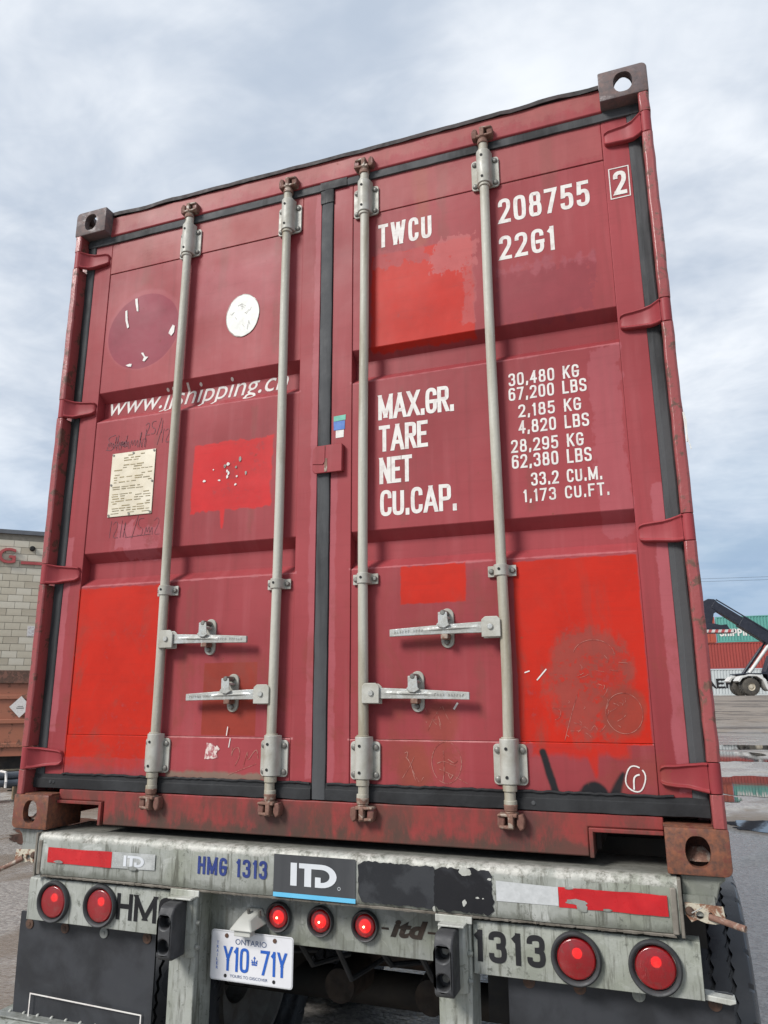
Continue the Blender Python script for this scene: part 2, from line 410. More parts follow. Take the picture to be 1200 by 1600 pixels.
    # rust specks, thin scratches and grime towards the foot of the doors
    sp = q.noise(v, 38.0, 6, 0.75)
    rs = q.rng(sp, 0.672 - 0.03 * rust, 0.715, 0, 0.85, True)
    col = q.mix(rs, col, RUST)
    if low_grime:
        lg = q.math('MULTIPLY', q.rng(Z_, 0.03, 0.24, 1, 0.12), q.rng(q.noise(q.mapv(v, (6, 6, 2.6)), 2.0, 7, 0.72), 0.40, 0.62, 0, low_grime, True))
        col = q.mix(lg, col, (0.075, 0.045, 0.035))
    q.put(p.inputs['Base Color'], col); q.put(p.inputs['Roughness'], q.math('ADD', rgh, q.math('MULTIPLY', rs, 0.3)))
    p.inputs['Specular IOR Level'].default_value = 0.20
    h2 = q.math('ADD', hgt, q.math('MULTIPLY', fine, 0.03)); h2 = q.math('ADD', h2, q.math('MULTIPLY', wob2, 0.03))
    q.put(p.inputs['Normal'], q.bump(h2, 0.50, 0.006))
    return m

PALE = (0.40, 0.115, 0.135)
def wear(s):
    out = []
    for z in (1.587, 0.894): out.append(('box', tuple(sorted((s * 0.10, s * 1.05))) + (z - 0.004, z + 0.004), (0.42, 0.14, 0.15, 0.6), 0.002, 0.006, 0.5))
    out.append(('box', tuple(sorted((s * 0.10, s * 1.05))) + (0.326, 0.331), (0.50, 0.20, 0.20, 0.8), 0.0015, 0.003, 0.3))
    for x, z0, z1, wd in ((0.22, 1.76, 2.28, .012), (0.47, 2.1, 2.44, .02), (0.86, 2.2, 2.45, .025), (0.74, 1.05, 1.5, .01), (0.55, 0.4, 0.86, .008), (0.30, 1.05, 1.55, .01), (0.93, 0.6, 0.85, .01)):
        out.append(('box', tuple(sorted((s * (x - wd), s * (x + wd)))) + (z0, z1), (0.19, 0.055, 0.045, 0.38), 0.012, 0.030, 0.3))
    return out
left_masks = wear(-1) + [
    ('box', (-1.145, -1.108, 0.34, 1.10), (*PALE, 0.55), 0.003, 0.010, 0), ('box', (-0.052, -0.02, 0.2, 2.42), (*PALE, 0.45), 0.003, 0.012, 0),
    ('ell', (-0.853, 1.985, 0.190, 0.185), (0.38, 0.11, 0.13, 0.3), 0.010, 0.006, 0), ('ell', (-0.853, 1.975, 0.180, 0.172), (0.235, 0.030, 0.050), 0.002, 0.002, 0.2),
    ('box', (-0.60, -0.13, 1.99, 2.2), (*PALE, 0.32), 0.03, 0.03, 0.4),
    ('box', (-0.560, -0.215, 1.150, 1.425), RED2, 0.004, 0.016, 0.38), ('seg', (-0.42, 1.16, -0.42, 1.085, 0.012, 0.004), RED2, 0.003, 0.004, 0),
    ('box', (-0.463, -0.246, 0.335, 0.585), BRN, 0.002, 0.001, 0), ('box', (-1.056, -0.668, 0.25, 0.884), RED, 0.004, 0.007, 0.42),
    ('box', (-1.056, -0.70, 0.215, 0.26), (*RED, 0.6), 0.02, 0.02, 0.5),
    ('box', (-0.90, -0.83, 1.04, 1.14), (*PALE, 0.7), 0.004, 0.022, 0.3), ('box', (-0.86, -0.70, 0.99, 1.12), (*PALE, 0.5), 0.004, 0.03, 0.6),
    ('box', (-0.60, -0.19, 0.190, 0.212), (0.20, 0.13, 0.10), 0.006, 0.012, 0.5), ('box', (-1.05, -0.1, 2.29, 2.44), (0.33, 0.10, 0.09, 0.5), 0.02, 0.04, 0.5),
]
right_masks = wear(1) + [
    ('box', (1.105, 1.145, 0.20, 1.10), (*PALE, 0.55), 0.003, 0.014, 0), ('box', (0.02, 0.052, 0.18, 1.30), (*PALE, 0.45), 0.003, 0.012, 0), ('box', (0.95, 1.046, 0.95, 1.58), (*PALE, 0.35), 0.004, 0.035, 0),
    ('box', (0.66, 0.985, 1.72, 1.925), (0.235, 0.036, 0.046, 0.85), 0.003, 0.080, 0), ('box', (0.66, 0.985, 1.915, 1.93), (*PALE, 0.35), 0.012, 0.060, 0.3),
    ('box', (0.184, 0.574, 1.700, 2.095), (*RED, 0.88), 0.005, 0.016, 0.34), ('box', (0.43, 0.58, 1.97, 2.11), (0.40, 0.10, 0.10, 0.75), 0.004, 0.060, 0.7), ('box', (0.54, 0.58, 1.75, 2.0), (0.38, 0.09, 0.09, 0.6), 0.004, 0.030, 0.7), ('box', (0.19, 0.40, 2.04, 2.10), (0.33, 0.06, 0.065, 0.7), 0.004, 0.050, 0.6),
    ('box', (0.29, 0.511, 0.765, 0.892), RED, 0.003, 0.009, 0.15), ('box', (0.668, 1.048, 0.325, 0.884), RED, 0.003, 0.006, 0.42),
    ('box', (0.70, 0.98, 0.292, 0.335), (*RED, 0.85), 0.012, 0.020, 0.4), ('seg', (0.88, 0.30, 0.885, 0.235, 0.016, 0.004), (*RED, 0.8), 0.006, 0.01, 0),
    ('ell', (0.88, 0.50, 0.125, 0.165), (0.25, 0.052, 0.04, 0.8), 0.02, 0.05, 0.75), ('ell', (0.975, 0.42, 0.065, 0.075), (0.24, 0.048, 0.032, 0.75), 0.012, 0.02, 0.3),
    ('ell', (0.33, 0.25, 0.055, 0.075), (0.25, 0.055, 0.035, 0.85), 0.02, 0.02, 0.5), ('ell', (0.435, 0.27, 0.05, 0.06), (0.25, 0.055, 0.035, 0.6), 0.02, 0.03, 0.6), ('ell', (0.42, 0.39, 0.06, 0.06), (0.25, 0.055, 0.035, 0.6), 0.02, 0.03, 0.6),
    ('seg', (0.734, 0.302, 0.765, 0.19, 0.010, 0.011), BLACK, 0.004, 0.003, 0), ('ell', (0.874, 0.178, 0.042, 0.046), BLACK, 0.005, 0.004, 0), ('seg', (0.931, 0.185, 0.958, 0.245, 0.015, 0.006), BLACK, 0.006, 0.003, 0),
    ('box', (0.36, 0.41, 2.10, 2.44), (0.30, 0.085, 0.05, 0.5), 0.015, 0.02, 0.3), ('box', (0.12, 1.05, 2.29, 2.44), (0.34, 0.11, 0.10, 0.35), 0.02, 0.05, 0.5),
]
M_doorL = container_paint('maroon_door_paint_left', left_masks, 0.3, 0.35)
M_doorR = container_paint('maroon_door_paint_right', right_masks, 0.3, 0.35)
M_frame = container_paint('maroon_frame_paint', [('box', (-1.06, 1.06, 2.50, 2.60), (0.34, 0.13, 0.11, 0.4), 0.02, 0.05, 0.6), ('box', (-1.06, 1.06, 0.0, 0.14), (0.235, 0.042, 0.036, 0.75), 0.01, 0.03, 0.2), ('box', (-1.06, 1.06, 0.0, 0.045), (0.075, 0.045, 0.035, 0.8), 0.016, 0.045, 0.3), ('ell', (-0.14, 0.07, 0.12, 0.06), (0.05, 0.04, 0.035, 0.7), 0.03, 0.05, 0.2), ('ell', (0.20, 0.085, 0.09, 0.04), (0.06, 0.045, 0.04, 0.6), 0.03, 0.05, 0.2), ('ell', (0.66, 0.085, 0.07, 0.05), (0.05, 0.04, 0.036, 0.7), 0.03, 0.05, 0.2), ('ell', (-0.60, 0.08, 0.08, 0.04), (0.07, 0.05, 0.04, 0.6), 0.03, 0.05, 0.2)], 1.2, 1.0)
M_hinge = container_paint('maroon_hinge_paint', (), 1.0, 0.0, 0.46)

def rusty(name, paint, rust_a, rust_b, amount=0.5, rough=0.65, metal=0.0, scale=14):
    m, q, p = principled(name); v = q.coord()
    n = q.noise(v, scale, 7, 0.68, 0.4); n2 = q.noise(v, scale * 3.3, 5, 0.7)
    r_ = q.mix(q.rng(n2, 0.35, 0.65), rust_a, rust_b)
    f = q.rng(n, 0.62 - amount * 0.35, 0.70 - amount * 0.35, 0, 1, True)
    q.put(p.inputs['Base Color'], q.mix(f, paint, r_)); q.put(p.inputs['Roughness'], q.rng(f, 0, 1, rough - 0.2, rough + 0.12))
    p.inputs['Metallic'].default_value = metal
    q.put(p.inputs['Normal'], q.bump(n2, 0.45, 0.003)); return m

M_cast_top = rusty('weathered_casting', (0.115, 0.085, 0.085), (0.15, 0.095, 0.085), (0.075, 0.064, 0.066), 0.6, 0.6)
M_cast_low = rusty('rust_red_casting', (0.145, 0.045, 0.030), (0.075, 0.036, 0.026), (0.22, 0.075, 0.035), 0.62, 0.6)
M_post = rusty('corner_post_paint', (0.27, 0.060, 0.058), (0.085, 0.038, 0.028), (0.15, 0.065, 0.045), 0.27, 0.5, scale=20)
M_bar = simple('grey_beige_bar_paint', (0.43, 0.42, 0.365), (0.27, 0.24, 0.175), 0.55, 0, 14, streak=True, bump=0.25, bscale=70, lo=0.44, hi=0.66)
M_clamp = simple('bracket_galvanised', (0.42, 0.415, 0.375), (0.30, 0.285, 0.235), 0.5, 0.05, 14, bump=0.25, bscale=60, lo=0.40, hi=0.68)
M_cam = rusty('rusty_cam', (0.30, 0.24, 0.19), (0.14, 0.07, 0.05), (0.22, 0.12, 0.085), 0.62, 0.65, scale=30)
M_keeper = rusty('rusty_keeper', (0.17, 0.06, 0.05), (0.12, 0.05, 0.038), (0.17, 0.085, 0.06), 0.6, 0.7, scale=30)
M_handle = rusty('zinc_handle', (0.46, 0.47, 0.45), (0.30, 0.30, 0.28), (0.38, 0.38, 0.35), 0.5, 0.45, 0.25, 26)
M_bolt = simple('grey_bolt', (0.22, 0.22, 0.20), (0.13, 0.12, 0.11), 0.5, 0.4, 40)
M_hole = simple('dark_hole', (0.02, 0.02, 0.02), None, 0.8)
M_gasket = simple('weathered_rubber_gasket', (0.062, 0.064, 0.067), (0.018, 0.019, 0.020), 0.68, 0, 6, streak=True, bump=0.35, bscale=30, spec=0.25, lo=0.47, hi=0.60)
M_gasketD = simple('dark_rubber_gasket', (0.030, 0.031, 0.033), (0.014, 0.014, 0.015), 0.60, 0, 8, bump=0.5, bscale=26, spec=0.25)
M_white = simple('white_lettering_paint', (0.66, 0.635, 0.60), (0.50, 0.42, 0.40), 0.6, 0, 34, lo=0.48, hi=0.74)
M_scratch = simple('pale_scratch', (0.42, 0.20, 0.16), (0.26, 0.05, 0.04), 0.7, 0, 60, lo=0.42, hi=0.58)
M_scrawl = simple('dark_scrawl', (0.11, 0.040, 0.050), (0.20, 0.055, 0.065), 0.6, 0, 60)
M_black = simple('black_paint', (0.010, 0.010, 0.011), (0.022, 0.022, 0.024), 0.6, spec=0.2)
M_edge = simple('dark_roof_edge', (0.05, 0.035, 0.035), (0.02, 0.018, 0.018), 0.7, 0, 12, bump=0.4, bscale=40)
M_roof = simple('maroon_roof', MAROON, MAROON_D, 0.5, 0, 2)
M_under = simple('dark_underside', (0.035, 0.022, 0.020), (0.02, 0.016, 0.015), 0.8, 0, 4)

# ------------------------------------------------------------------ yard ground
def ground_z(y): 
    k = min(1, max(0, (y - 27) / 33)); return 1.60 * (k * k * (3 - 2 * k))
bm = B(); ys = [-400, -120, -40, -10, 0, 10, 20, 26] + [27 + i * 1.65 for i in range(21)] + [75, 110, 200, 500, 1200]
xs = [-900, -300, -100, -40, -15, -6, 0, 6, 15, 40, 100, 300, 900]
gv = [[bm.verts.new((x, y, ground_z(y))) for x in xs] for y in ys]
for a, b in zip(gv, gv[1:]):
    for i in range(len(xs) - 1): bm.faces.new((a[i], a[i + 1], b[i + 1], b[i]))
m, q, p = principled('wet_gravel_yard'); v = q.coord(); X, Y, Z_ = q.sep(v)
gr = q.math('ADD', q.math('MULTIPLY', q.noise(v, 14, 5, 0.8), 0.6), q.math('MULTIPLY', q.noise(v, 60, 4, 0.75), 0.4)); bigp = q.noise(v, 0.22, 6, 0.6, 0.6); md = q.noise(q.mapv(v, (1, 0.55, 1)), 0.6, 6, 0.6, 0.8)
peb = q.voro(v, 38, 'F1'); peb_c = q.voro(v, 38, 'F1', 1)
col = q.mix(q.rng(gr, 0.36, 0.62), (0.20, 0.185, 0.17), (0.40, 0.37, 0.335))
pv = q.sep(peb_c)[0]; col = q.mix(q.rng(pv, 0, 1, 0, 0.75), col, q.mix(q.rng(pv, 0.45, 0.55), (0.10, 0.095, 0.09), (0.46, 0.43, 0.39)))
col = q.mix(q.rng(gr, 0.56, 0.64, 0, 0.75), col, (0.06, 0.056, 0.052))
mud = q.math('MAXIMUM', q.rng(md, 0.52, 0.62, 0, 1, True), q.rng(Y, 26, 33, 0, 0.85))
col = q.mix(mud, col, q.mix(q.rng(gr, 0.3, 0.7), (0.16, 0.125, 0.095), (0.26, 0.215, 0.17)))
trk = q.noise(q.mapv(v, (0.16, 0.75, 1)), 1.4, 6, 0.68, 0.7)
col = q.mix(q.math('MULTIPLY', q.rng(trk, 0.50, 0.57, 0, 0.85, True), q.rng(Y, 18, 30)), col, (0.07, 0.055, 0.045))
wet = q.math('ADD', q.rng(bigp, 0.40, 0.52, 0, 1, True), q.math('MULTIPLY', q.rng(md, 0.40, 0.50, 1, 0, True), 0.6), clamp=True)
wet = q.math('MULTIPLY', wet, q.rng(Y, 30, 40, 1, 0.15))
col = q.mix(q.math('MULTIPLY', wet, 0.22), col, (0.10, 0.094, 0.088))
q.put(p.inputs['Base Color'], col)
q.put(p.inputs['Roughness'], q.rng(q.math('ADD', wet, q.math('MULTIPLY', q.math('SUBTRACT', gr, 0.5), 0.5)), 0.1, 1.0, 0.75, 0.16))
q.put(p.inputs['Normal'], q.bump(q.math('ADD', q.math('SUBTRACT', gr, q.math('MULTIPLY', peb, 0.6)), q.math('MULTIPLY', md, 1.5)), q.rng(wet, 0, 1, 0.8, 0.30), 0.02))
M_ground = m
g = obj('ground', bm, M_ground); g['kind'] = 'structure'

m, q, p = principled('puddle_water'); v = q.coord()
p.inputs['Base Color'].default_value = (0.030, 0.028, 0.025, 1); p.inputs['Roughness'].default_value = 0.03; p.inputs['IOR'].default_value = 1.6
q.put(p.inputs['Normal'], q.bump(q.noise(v, 3.0, 3), 0.02, 0.02)); M_puddle = m
def puddle(cx_, cy_, rx, ry, seed, ang=0.0):
    pts = blob(0, 0, rx, ry, 0.16, 48, seed); bm = B(); c, s = math.cos(ang), math.sin(ang)
    bm.faces.new([bm.verts.new((cx_ + a * c - b * s, cy_ + a * s + b * c, 0.006)) for a, b in chaikin(pts, True, 1)])
    o = obj('puddle', bm, M_puddle); o['kind'] = 'structure'
    return o
puddle(2.95, 14.4, 1.35, 1.7, 3, 0.1); puddle(2.2, 22.0, 1.6, 1.9, 5, 0.3); puddle(1.85, 12.2, 0.35, 0.5, 8)
puddle(5.6, 19.0, 2.0, 1.6, 11, 0.2); puddle(2.6, 6.4, 0.55, 1.3, 12, -0.1); puddle(2.5, 9.4, 0.8, 0.5, 14); puddle(3.4, 26.0, 3.2, 1.2, 15)
puddle(-9.6, 10.6, 1.6, 1.1, 17, 0.6); puddle(-6.4, 6.2, 0.7, 0.9, 18, 0.4)

# ------------------------------------------------------------------ the shipping container
CT = empty('shipping_container', (0, 0, ZB), 0, 'maroon twenty foot shipping container with closed doors, standing on the trailer', 'container')
W2, HT, LEN = 1.219, 2.591, 6.058
FY, PY, CY = 0.056, 0.060, 0.102        # door frame face, door panel face, floor of the pressed channels

# corner castings: hollow blocks with oval openings
def oval(n, rx, rz): return [(rx * math.copysign(abs(math.cos(a)) ** 0.75, math.cos(a)), rz * math.sin(a)) for a in [2 * math.pi * i / n for i in range(n)]]
def casting_mesh():
    a = bx(0, 0.162, 0, 0.178, 0, 0.118)
    big_e = [e for e in a.edges if all(v_.co.x > 0.16 and v_.co.z > 0.117 for v_ in e.verts)]
    bmesh.ops.bevel(a, geom=big_e, offset=0.020, segments=5, affect='EDGES', profile=0.5)
    sharp = [e for e in a.edges if len(e.link_faces) == 2 and e.calc_face_angle(0) > 0.6]
    bmesh.ops.bevel(a, geom=sharp, offset=0.004, segments=2, affect='EDGES', profile=0.5)
    cav = bx(0.028, 0.134, 0.026, 0.152, 0.022, 0.096)
    rear = prism(B(), [(0.081 + x, 0.059 + z) for x, z in oval(28, 0.032, 0.040)], -0.02, 0.05)
    sd_ = B(); pts = oval(28, 0.050, 0.032)
    extr_x(sd_, [(0.089 + y, 0.059 + z) for y, z in pts], 0.10, 0.19)
    topc = extr_z(B(), [(0.081 + x, 0.089 + y) for x, y in [(0.032 * math.cos(t_), 0.062 * math.copysign(abs(math.sin(t_)) ** 0.8, math.sin(t_))) for t_ in [2 * math.pi * i / 28 for i in range(28)]]], 0.08, 0.14)
    return boolean_mesh(a, [cav, rear, sd_, topc])
cm = casting_mesh()
def place_casting(right, top, mat):
    me = cm.copy()
    for v_ in me.vertices:
        x, y, z = v_.co
        if not top: z = 0.118 - z
        v_.co = ((1.057 + x) if right else -(1.057 + x), y, z + (HT - 0.118 if top else 0))
    if right != top: me.flip_normals() if False else None
    bmx = B(); bmx.from_mesh(me); 
    return obj('corner_casting', bmx, mat, CT, smooth=True, angle=30)
for r_, t_, m_ in ((1, 1, M_cast_top), (0, 1, M_cast_top), (1, 0, M_cast_low), (0, 0, M_cast_low)): place_casting(r_, t_, m_)
for r_ in (1, 0):                                        # the same blocks at the far end
    for tp in (1, 0):
        me = cm.copy()
        for v_ in me.vertices:
            x, y, z = v_.co
            if not tp: z = 0.118 - z
            v_.co = ((1.057 + x) if r_ else -(1.057 + x), LEN - y, z + (HT - 0.118 if tp else 0))
        bmx = B(); bmx.from_mesh(me); obj('corner_casting', bmx, M_cast_top if tp else M_cast_low, CT, smooth=True, angle=30)

# hinge heights on the rear corner posts
HZ = [0.246, 0.945, 1.650, 2.355]
KH = 0.040                                               # half height of a hinge knuckle
for s in (1, -1):
    # post: flat web behind, front edge cut away at the knuckles
    ob = obj('corner_post', extr_z(B(), [(s * 1.181, 0.062), (s * 1.2165, 0.062), (s * 1.2165, 0.16), (s * 1.15, 0.16), (s * 1.15, 0.125), (s * 1.181, 0.125)], 0.118, HT - 0.118), M_post, CT, bevel=0.002)
    cuts = [0.1185] + [c for h in HZ for c in (h - KH - 0.002, h + KH + 0.002)] + [HT - 0.1185]
    for i in range(0, len(cuts), 2):
        a, b = cuts[i], cuts[i + 1]
        bm = B(); n = max(2, int((b - a) / 0.05)); prof = [(s * 1.183, 0.0615), (s * 1.183, 0.006), (s * 1.188, 0.001), (s * 1.210, 0.001), (s * 1.2175, 0.008), (s * 1.2175, 0.0615)]
        rings = []
        for k in range(n + 1):
            z = a + (b - a) * k / n; j = rnd.uniform(-0.0012, 0.0012)
            rings.append([bm.verts.new((x + j, y + (rnd.uniform(-.0006, .0012) if y < 0.02 else 0), z)) for x, y in prof])
        for u, v_ in zip(rings, rings[1:]):
            for k in range(6): bm.faces.new((u[k], u[(k + 1) % 6], v_[(k + 1) % 6], v_[k]))
        bm.faces.new(rings[0]); bm.faces.new(rings[-1][::-1])
        obj('post_edge', bm, M_post, ob, bevel=0.0015, smooth=True)

# header with the bent roof edge along its top
hd = obj('header', extr_x(B(), [(0.062, 2.405), (0.056, 2.462), (0.044, 2.470), (0.050, 2.566), (0.15, 2.578), (0.15, 2.405)], -1.06, 1.06), M_frame, CT, bevel=0.003)
bm = B(); n = 60; top_ = []
for i in range(n + 1):
    x = -1.056 + 2.112 * i / n
    sag = -0.006 * math.exp(-((x - 0.2) / 0.5) ** 2) + (0.004 * math.sin(x * 23) if abs(x) > 0.72 else 0.0008 * math.sin(x * 31)) + rnd.uniform(-0.0008, 0.0008)
    top_.append([bm.verts.new((x, y, z + sag)) for y, z in ((0.041 + rnd.uniform(-.002, .002), 2.5655), (0.043, 2.584), (0.16, 2.588), (0.16, 2.579), (0.052, 2.5705))])
for u, v_ in zip(top_, top_[1:]):
    for k in range(5): bm.faces.new((u[k], u[(k + 1) % 5], v_[(k + 1) % 5], v_[k]))
bm.faces.new(top_[0]); bm.faces.new(top_[-1][::-1])
obj('roof_edge', bm, M_edge, hd)

# sill with the two lifting pockets next to the castings
sl = [(-0.850, 0.021), (-0.850, 0.0995), (-1.0568, 0.0995), (-1.0568, 0.136), (1.0568, 0.136), (1.0568, 0.0995), (0.852, 0.0995), (0.852, 0.021)]
si = obj('sill', prism(B(), sl, 0.050, 0.118), M_frame, CT, bevel=0.004)
lipm = simple('pocket_lip', (0.34, 0.09, 0.10), (0.2, 0.06, 0.06), 0.5, 0, 20)
for s in (1, -1):
    bm = B(); bm2 = prism(bm, [(s * x, z) for x, z in ((1.055, 0.099), (0.8535, 0.099), (0.8535, 0.0195), (0.8655, 0.0195), (0.8655, 0.088), (1.055, 0.088))], 0.040, 0.20)
    obj('pocket_lip', bm2, M_frame, si, bevel=0.002)
for s in (1, -1): obj('sill_ledge', bx(min(s * 1.055, s * 1.181), max(s * 1.055, s * 1.181), 0.012, 0.118, 0.1182, 0.1215), M_cast_low, si)

# side walls, roof, front wall, floor and under-frame
def corrugated(x, s, y0, y1, z0, z1):
    bm = B(); P = []; y = y0; k = 0
    while y < y1 - 0.3:
        for d, o in ((0.07, 0), (0.068, 0.036), (0.07, 0.036), (0.068, 0)):
            P.append((x - s * (o if True else 0), y)); y += d
    P.append((x, y1)); A = [(bm.verts.new((a, b, z0)), bm.verts.new((a, b, z1))) for a, b in P]
    for u, v_ in zip(A, A[1:]): bm.faces.new((u[0], v_[0], v_[1], u[1]))
    return bm
for s in (1, -1):
    obj('side_wall', corrugated(s * 1.207, s, 0.16, LEN - 0.12, 0.16, 2.50), M_roof, CT)
    b_ = obj('bottom_rail', bx(min(s * 1.16, s * 1.212), max(s * 1.16, s * 1.212), 0.18, LEN - 0.18, 0.02, 0.162), M_frame, CT, bevel=0.003)
    obj('top_rail', bx(min(s * 1.15, s * 1.212), max(s * 1.15, s * 1.212), 0.18, LEN - 0.18, 2.498, 2.562), M_frame, CT, bevel=0.003)
obj('roof', bx(-1.148, 1.148, 0.162, LEN - 0.05, 2.550, 2.570), M_roof, CT)
obj('front_wall', bx(-1.15, 1.15, LEN - 0.06, LEN - 0.02, 0.12, 2.548), M_roof, CT)
fl = obj('floor', bx(-1.158, 1.158, 0.12, LEN - 0.062, 0.142, 0.172), M_under, CT)
for i in range(12):
    y = 0.46 + i * 0.45; obj('cross_member', bx(-1.157, 1.157, y, y + 0.05, 0.012, 0.1415), M_under, fl)
for s in (1, -1): obj('sill_return', bx(min(s * 0.867, s * 0.88), max(s * 0.867, s * 0.88), 0.119, 0.40, 0.03, 0.1415), M_under, fl)

# ---- doors
def rounded_strip_x(bm, x0, x1, z0, z1, y_back, y_front, wob=0.0, n=24):
    zc, hz = (z0 + z1) / 2, (z1 - z0) / 2; dd = y_back - y_front; prof = [(-1, y_back), (-1, y_back - .82 * dd), (-.94, y_front + .04 * dd), (-.2, y_front), (.30, y_front + .01 * dd), (.42, y_front + .16 * dd), (.95, y_front + .18 * dd), (1, y_back)]
    rings = []
    for i in range(n + 1):
        x = x0 + (x1 - x0) * i / n; j = rnd.uniform(-wob, wob)
        rings.append([bm.verts.new((x, y, zc + k * hz + j * (1 if abs(k) > 0.5 else 0.4))) for k, y in prof])
    m_ = len(prof)
    for u, v_ in zip(rings, rings[1:]):
        for k in range(m_): bm.faces.new((u[k], u[(k + 1) % m_], v_[(k + 1) % m_], v_[k]))
    bm.faces.new(rings[0]); bm.faces.new(rings[-1][::-1]); return bm

def rounded_strip_z(bm, x0, x1, z0, z1, y_back, y_front, wob=0.0, n=40, slit=False):
    xc, hx = (x0 + x1) / 2, (x1 - x0) / 2; dd = y_back - y_front
    prof = [(-1, y_back), (-1, y_back - .70 * dd), (-.93, y_front + .14 * dd), (-.34, y_front + .08 * dd), (-.22, y_front), (.72, y_front + .02 * dd), (.93, y_front + .14 * dd), (1, y_back)]
    rings = []
    for i in range(n + 1):
        z = z0 + (z1 - z0) * i / n; j = rnd.uniform(-wob, wob)
        rings.append([bm.verts.new((xc + k * hx + j, y, z)) for k, y in prof])
    m_ = len(prof)
    for u, v_ in zip(rings, rings[1:]):
        for k in range(m_): bm.faces.new((u[k], u[(k + 1) % m_], v_[(k + 1) % m_], v_[k]))
    bm.faces.new(rings[0]); bm.faces.new(rings[-1][::-1]); return bm

def hinge(s, z, parent):
    """forged strap: tapered plate with rolled edges that rises from the door to a round knuckle on the post"""
    st = [(1.059, 0.019, 0.0515), (1.063, 0.025, 0.047), (1.074, 0.0285, 0.0445), (1.100, 0.0305, 0.043), (1.130, 0.0330, 0.041), (1.155, 0.0365, 0.034), (1.172, 0.0390, 0.018), (1.183, 0.0400, 0.005)]
    bm = B(); rings = []
    for x, h, y in st:
        c = z + rnd.uniform(-.0008, .0008)
        lip = 0.005
        prof = [(c - h, y + 0.012), (c - h, y - 0.004), (c - h + lip * .9, y - 0.0085), (c - h + lip * 2.1, y - 0.001), (c, y + 0.001), (c + h - lip * 2.1, y - 0.001), (c + h - lip * .9, y - 0.0085), (c + h, y - 0.004), (c + h, y + 0.012)]
        rings.append([bm.verts.new((s * x, yy, zz)) for zz, yy in prof])
    for u, v_ in zip(rings, rings[1:]):
        for k in range(8): bm.faces.new((u[k], u[k + 1], v_[k + 1], v_[k]))
        bm.faces.new((u[8], u[0], v_[0], v_[8]))
    bm.faces.new(rings[0]); bm.faces.new(rings[-1][::-1])
    tube(bm, (s * 1.1985, 0.0185, z - KH), (s * 1.1985, 0.0185, z + KH), 0.0185, n=20)
    h_ = obj('hinge', bm, M_hinge, parent, bevel=0.0016, smooth=True, angle=32)
    return h_

def make_door(s, mat, label):
    x_in, x_a, x_b, x_out = 0.027, 0.1085, 1.0515, 1.140
    # pressed panel: profile with two horizontal channels
    ch = [(1.586, 1.718), (0.893, 1.026)]; prof = [(PY, 2.2805)]
    for z0, z1 in ch: prof += [(PY, z1 + 0.0015), (PY + 0.0015, z1 - 0.001), (CY, z1 - 0.035), (CY, z0 + 0.034), (PY + 0.0015, z0 + 0.001), (PY, z0 - 0.0015)]
    prof += [(PY, 0.3315)]
    bm = B(); nx = 24; cols = []
    for i in range(nx + 1):
        x = x_a + (x_b - x_a) * i / nx
        cols.append([bm.verts.new((s * x, y + 0.0002 * math.sin(x * 5.1 + z * 3.3 + s) * math.sin(math.pi * i / nx), z)) for y, z in prof])
    for u, v_ in zip(cols, cols[1:]):
        for k in range(len(prof) - 1): bm.faces.new((u[k], u[k + 1], v_[k + 1], v_[k]))
    d = obj('door', bm, mat, CT, smooth=True, angle=14); d['label'] = label
    # frame members, proud of the panel, and the walls that close the channel ends
    for x0, x1 in ((x_in, x_a - 0.0008), (x_b + 0.0008, x_out)): obj('door_stile', bx(min(s * x0, s * x1), max(s * x0, s * x1), FY, 0.116, 0.150, 2.440), mat, d, bevel=0.0022)
    for z0, z1 in ((0.150, 0.3300), (2.2822, 2.440)):
        bm = B(); box(bm, min(s * x_a, s * x_b), max(s * x_a, s * x_b), FY + 0.0004, 0.115, z0, z1); obj('door_rail', bm, mat, d, bevel=0.0025)
    # rubber seals along the outer edge, head and foot of the door
    bm = B(); rounded_strip_z(bm, min(s * 1.139, s * 1.1828), max(s * 1.139, s * 1.1828), 0.186, 2.452, 0.075, 0.0500, 0.0010); obj('gasket', bm, M_gasket, d, smooth=True, angle=25)
    bm = B(); rounded_strip_x(bm, s * 0.024, s * 1.1805, 2.4320, 2.4725, 0.066, 0.0470, 0.0010); obj('gasket', bm, M_gasket, d, smooth=True, angle=25)
    bm = B(); rounded_strip_x(bm, s * 0.0265, s * 1.1805, 0.1380, 0.1890, 0.066, 0.0465, 0.0013, 40); obj('gasket', bm, M_gasketD, d, smooth=True, angle=25)
    bm = B(); rounded_strip_x(bm, s * 0.030, s * (1.05 if s < 0 else 1.09), 0.1880, 0.1935, 0.058, 0.044, 0.0018, 70); obj('seal_strip', bm, M_gasketD, d)
    for z in HZ: hinge(s, z, d)
    return d
DL = make_door(-1, M_doorL, 'left door with white disc sticker, data plate and red patches')
DR = make_door(1, M_doorR, 'right door with white stencilled numbers and red patches')
bm = B(); rounded_strip_z(bm, -0.0235, 0.0255, 0.140, 2.43, 0.064, 0.0485, 0.0010); obj('gasket', bm, M_gasket, DR, smooth=True, angle=22)
bm = B(); rounded_strip_z(bm, -0.0285, 0.0295, 2.372, 2.4395, 0.062, 0.0450, 0.0006, 4); obj('gasket', bm, M_gasketD, DR, smooth=True, angle=22)
bm = B(); rounded_strip_x(bm, -0.03, 0.085, 2.430, 2.4745, 0.062, 0.0435, 0.0006, 6); obj('gasket', bm, M_gasketD, DR, smooth=True, angle=22)

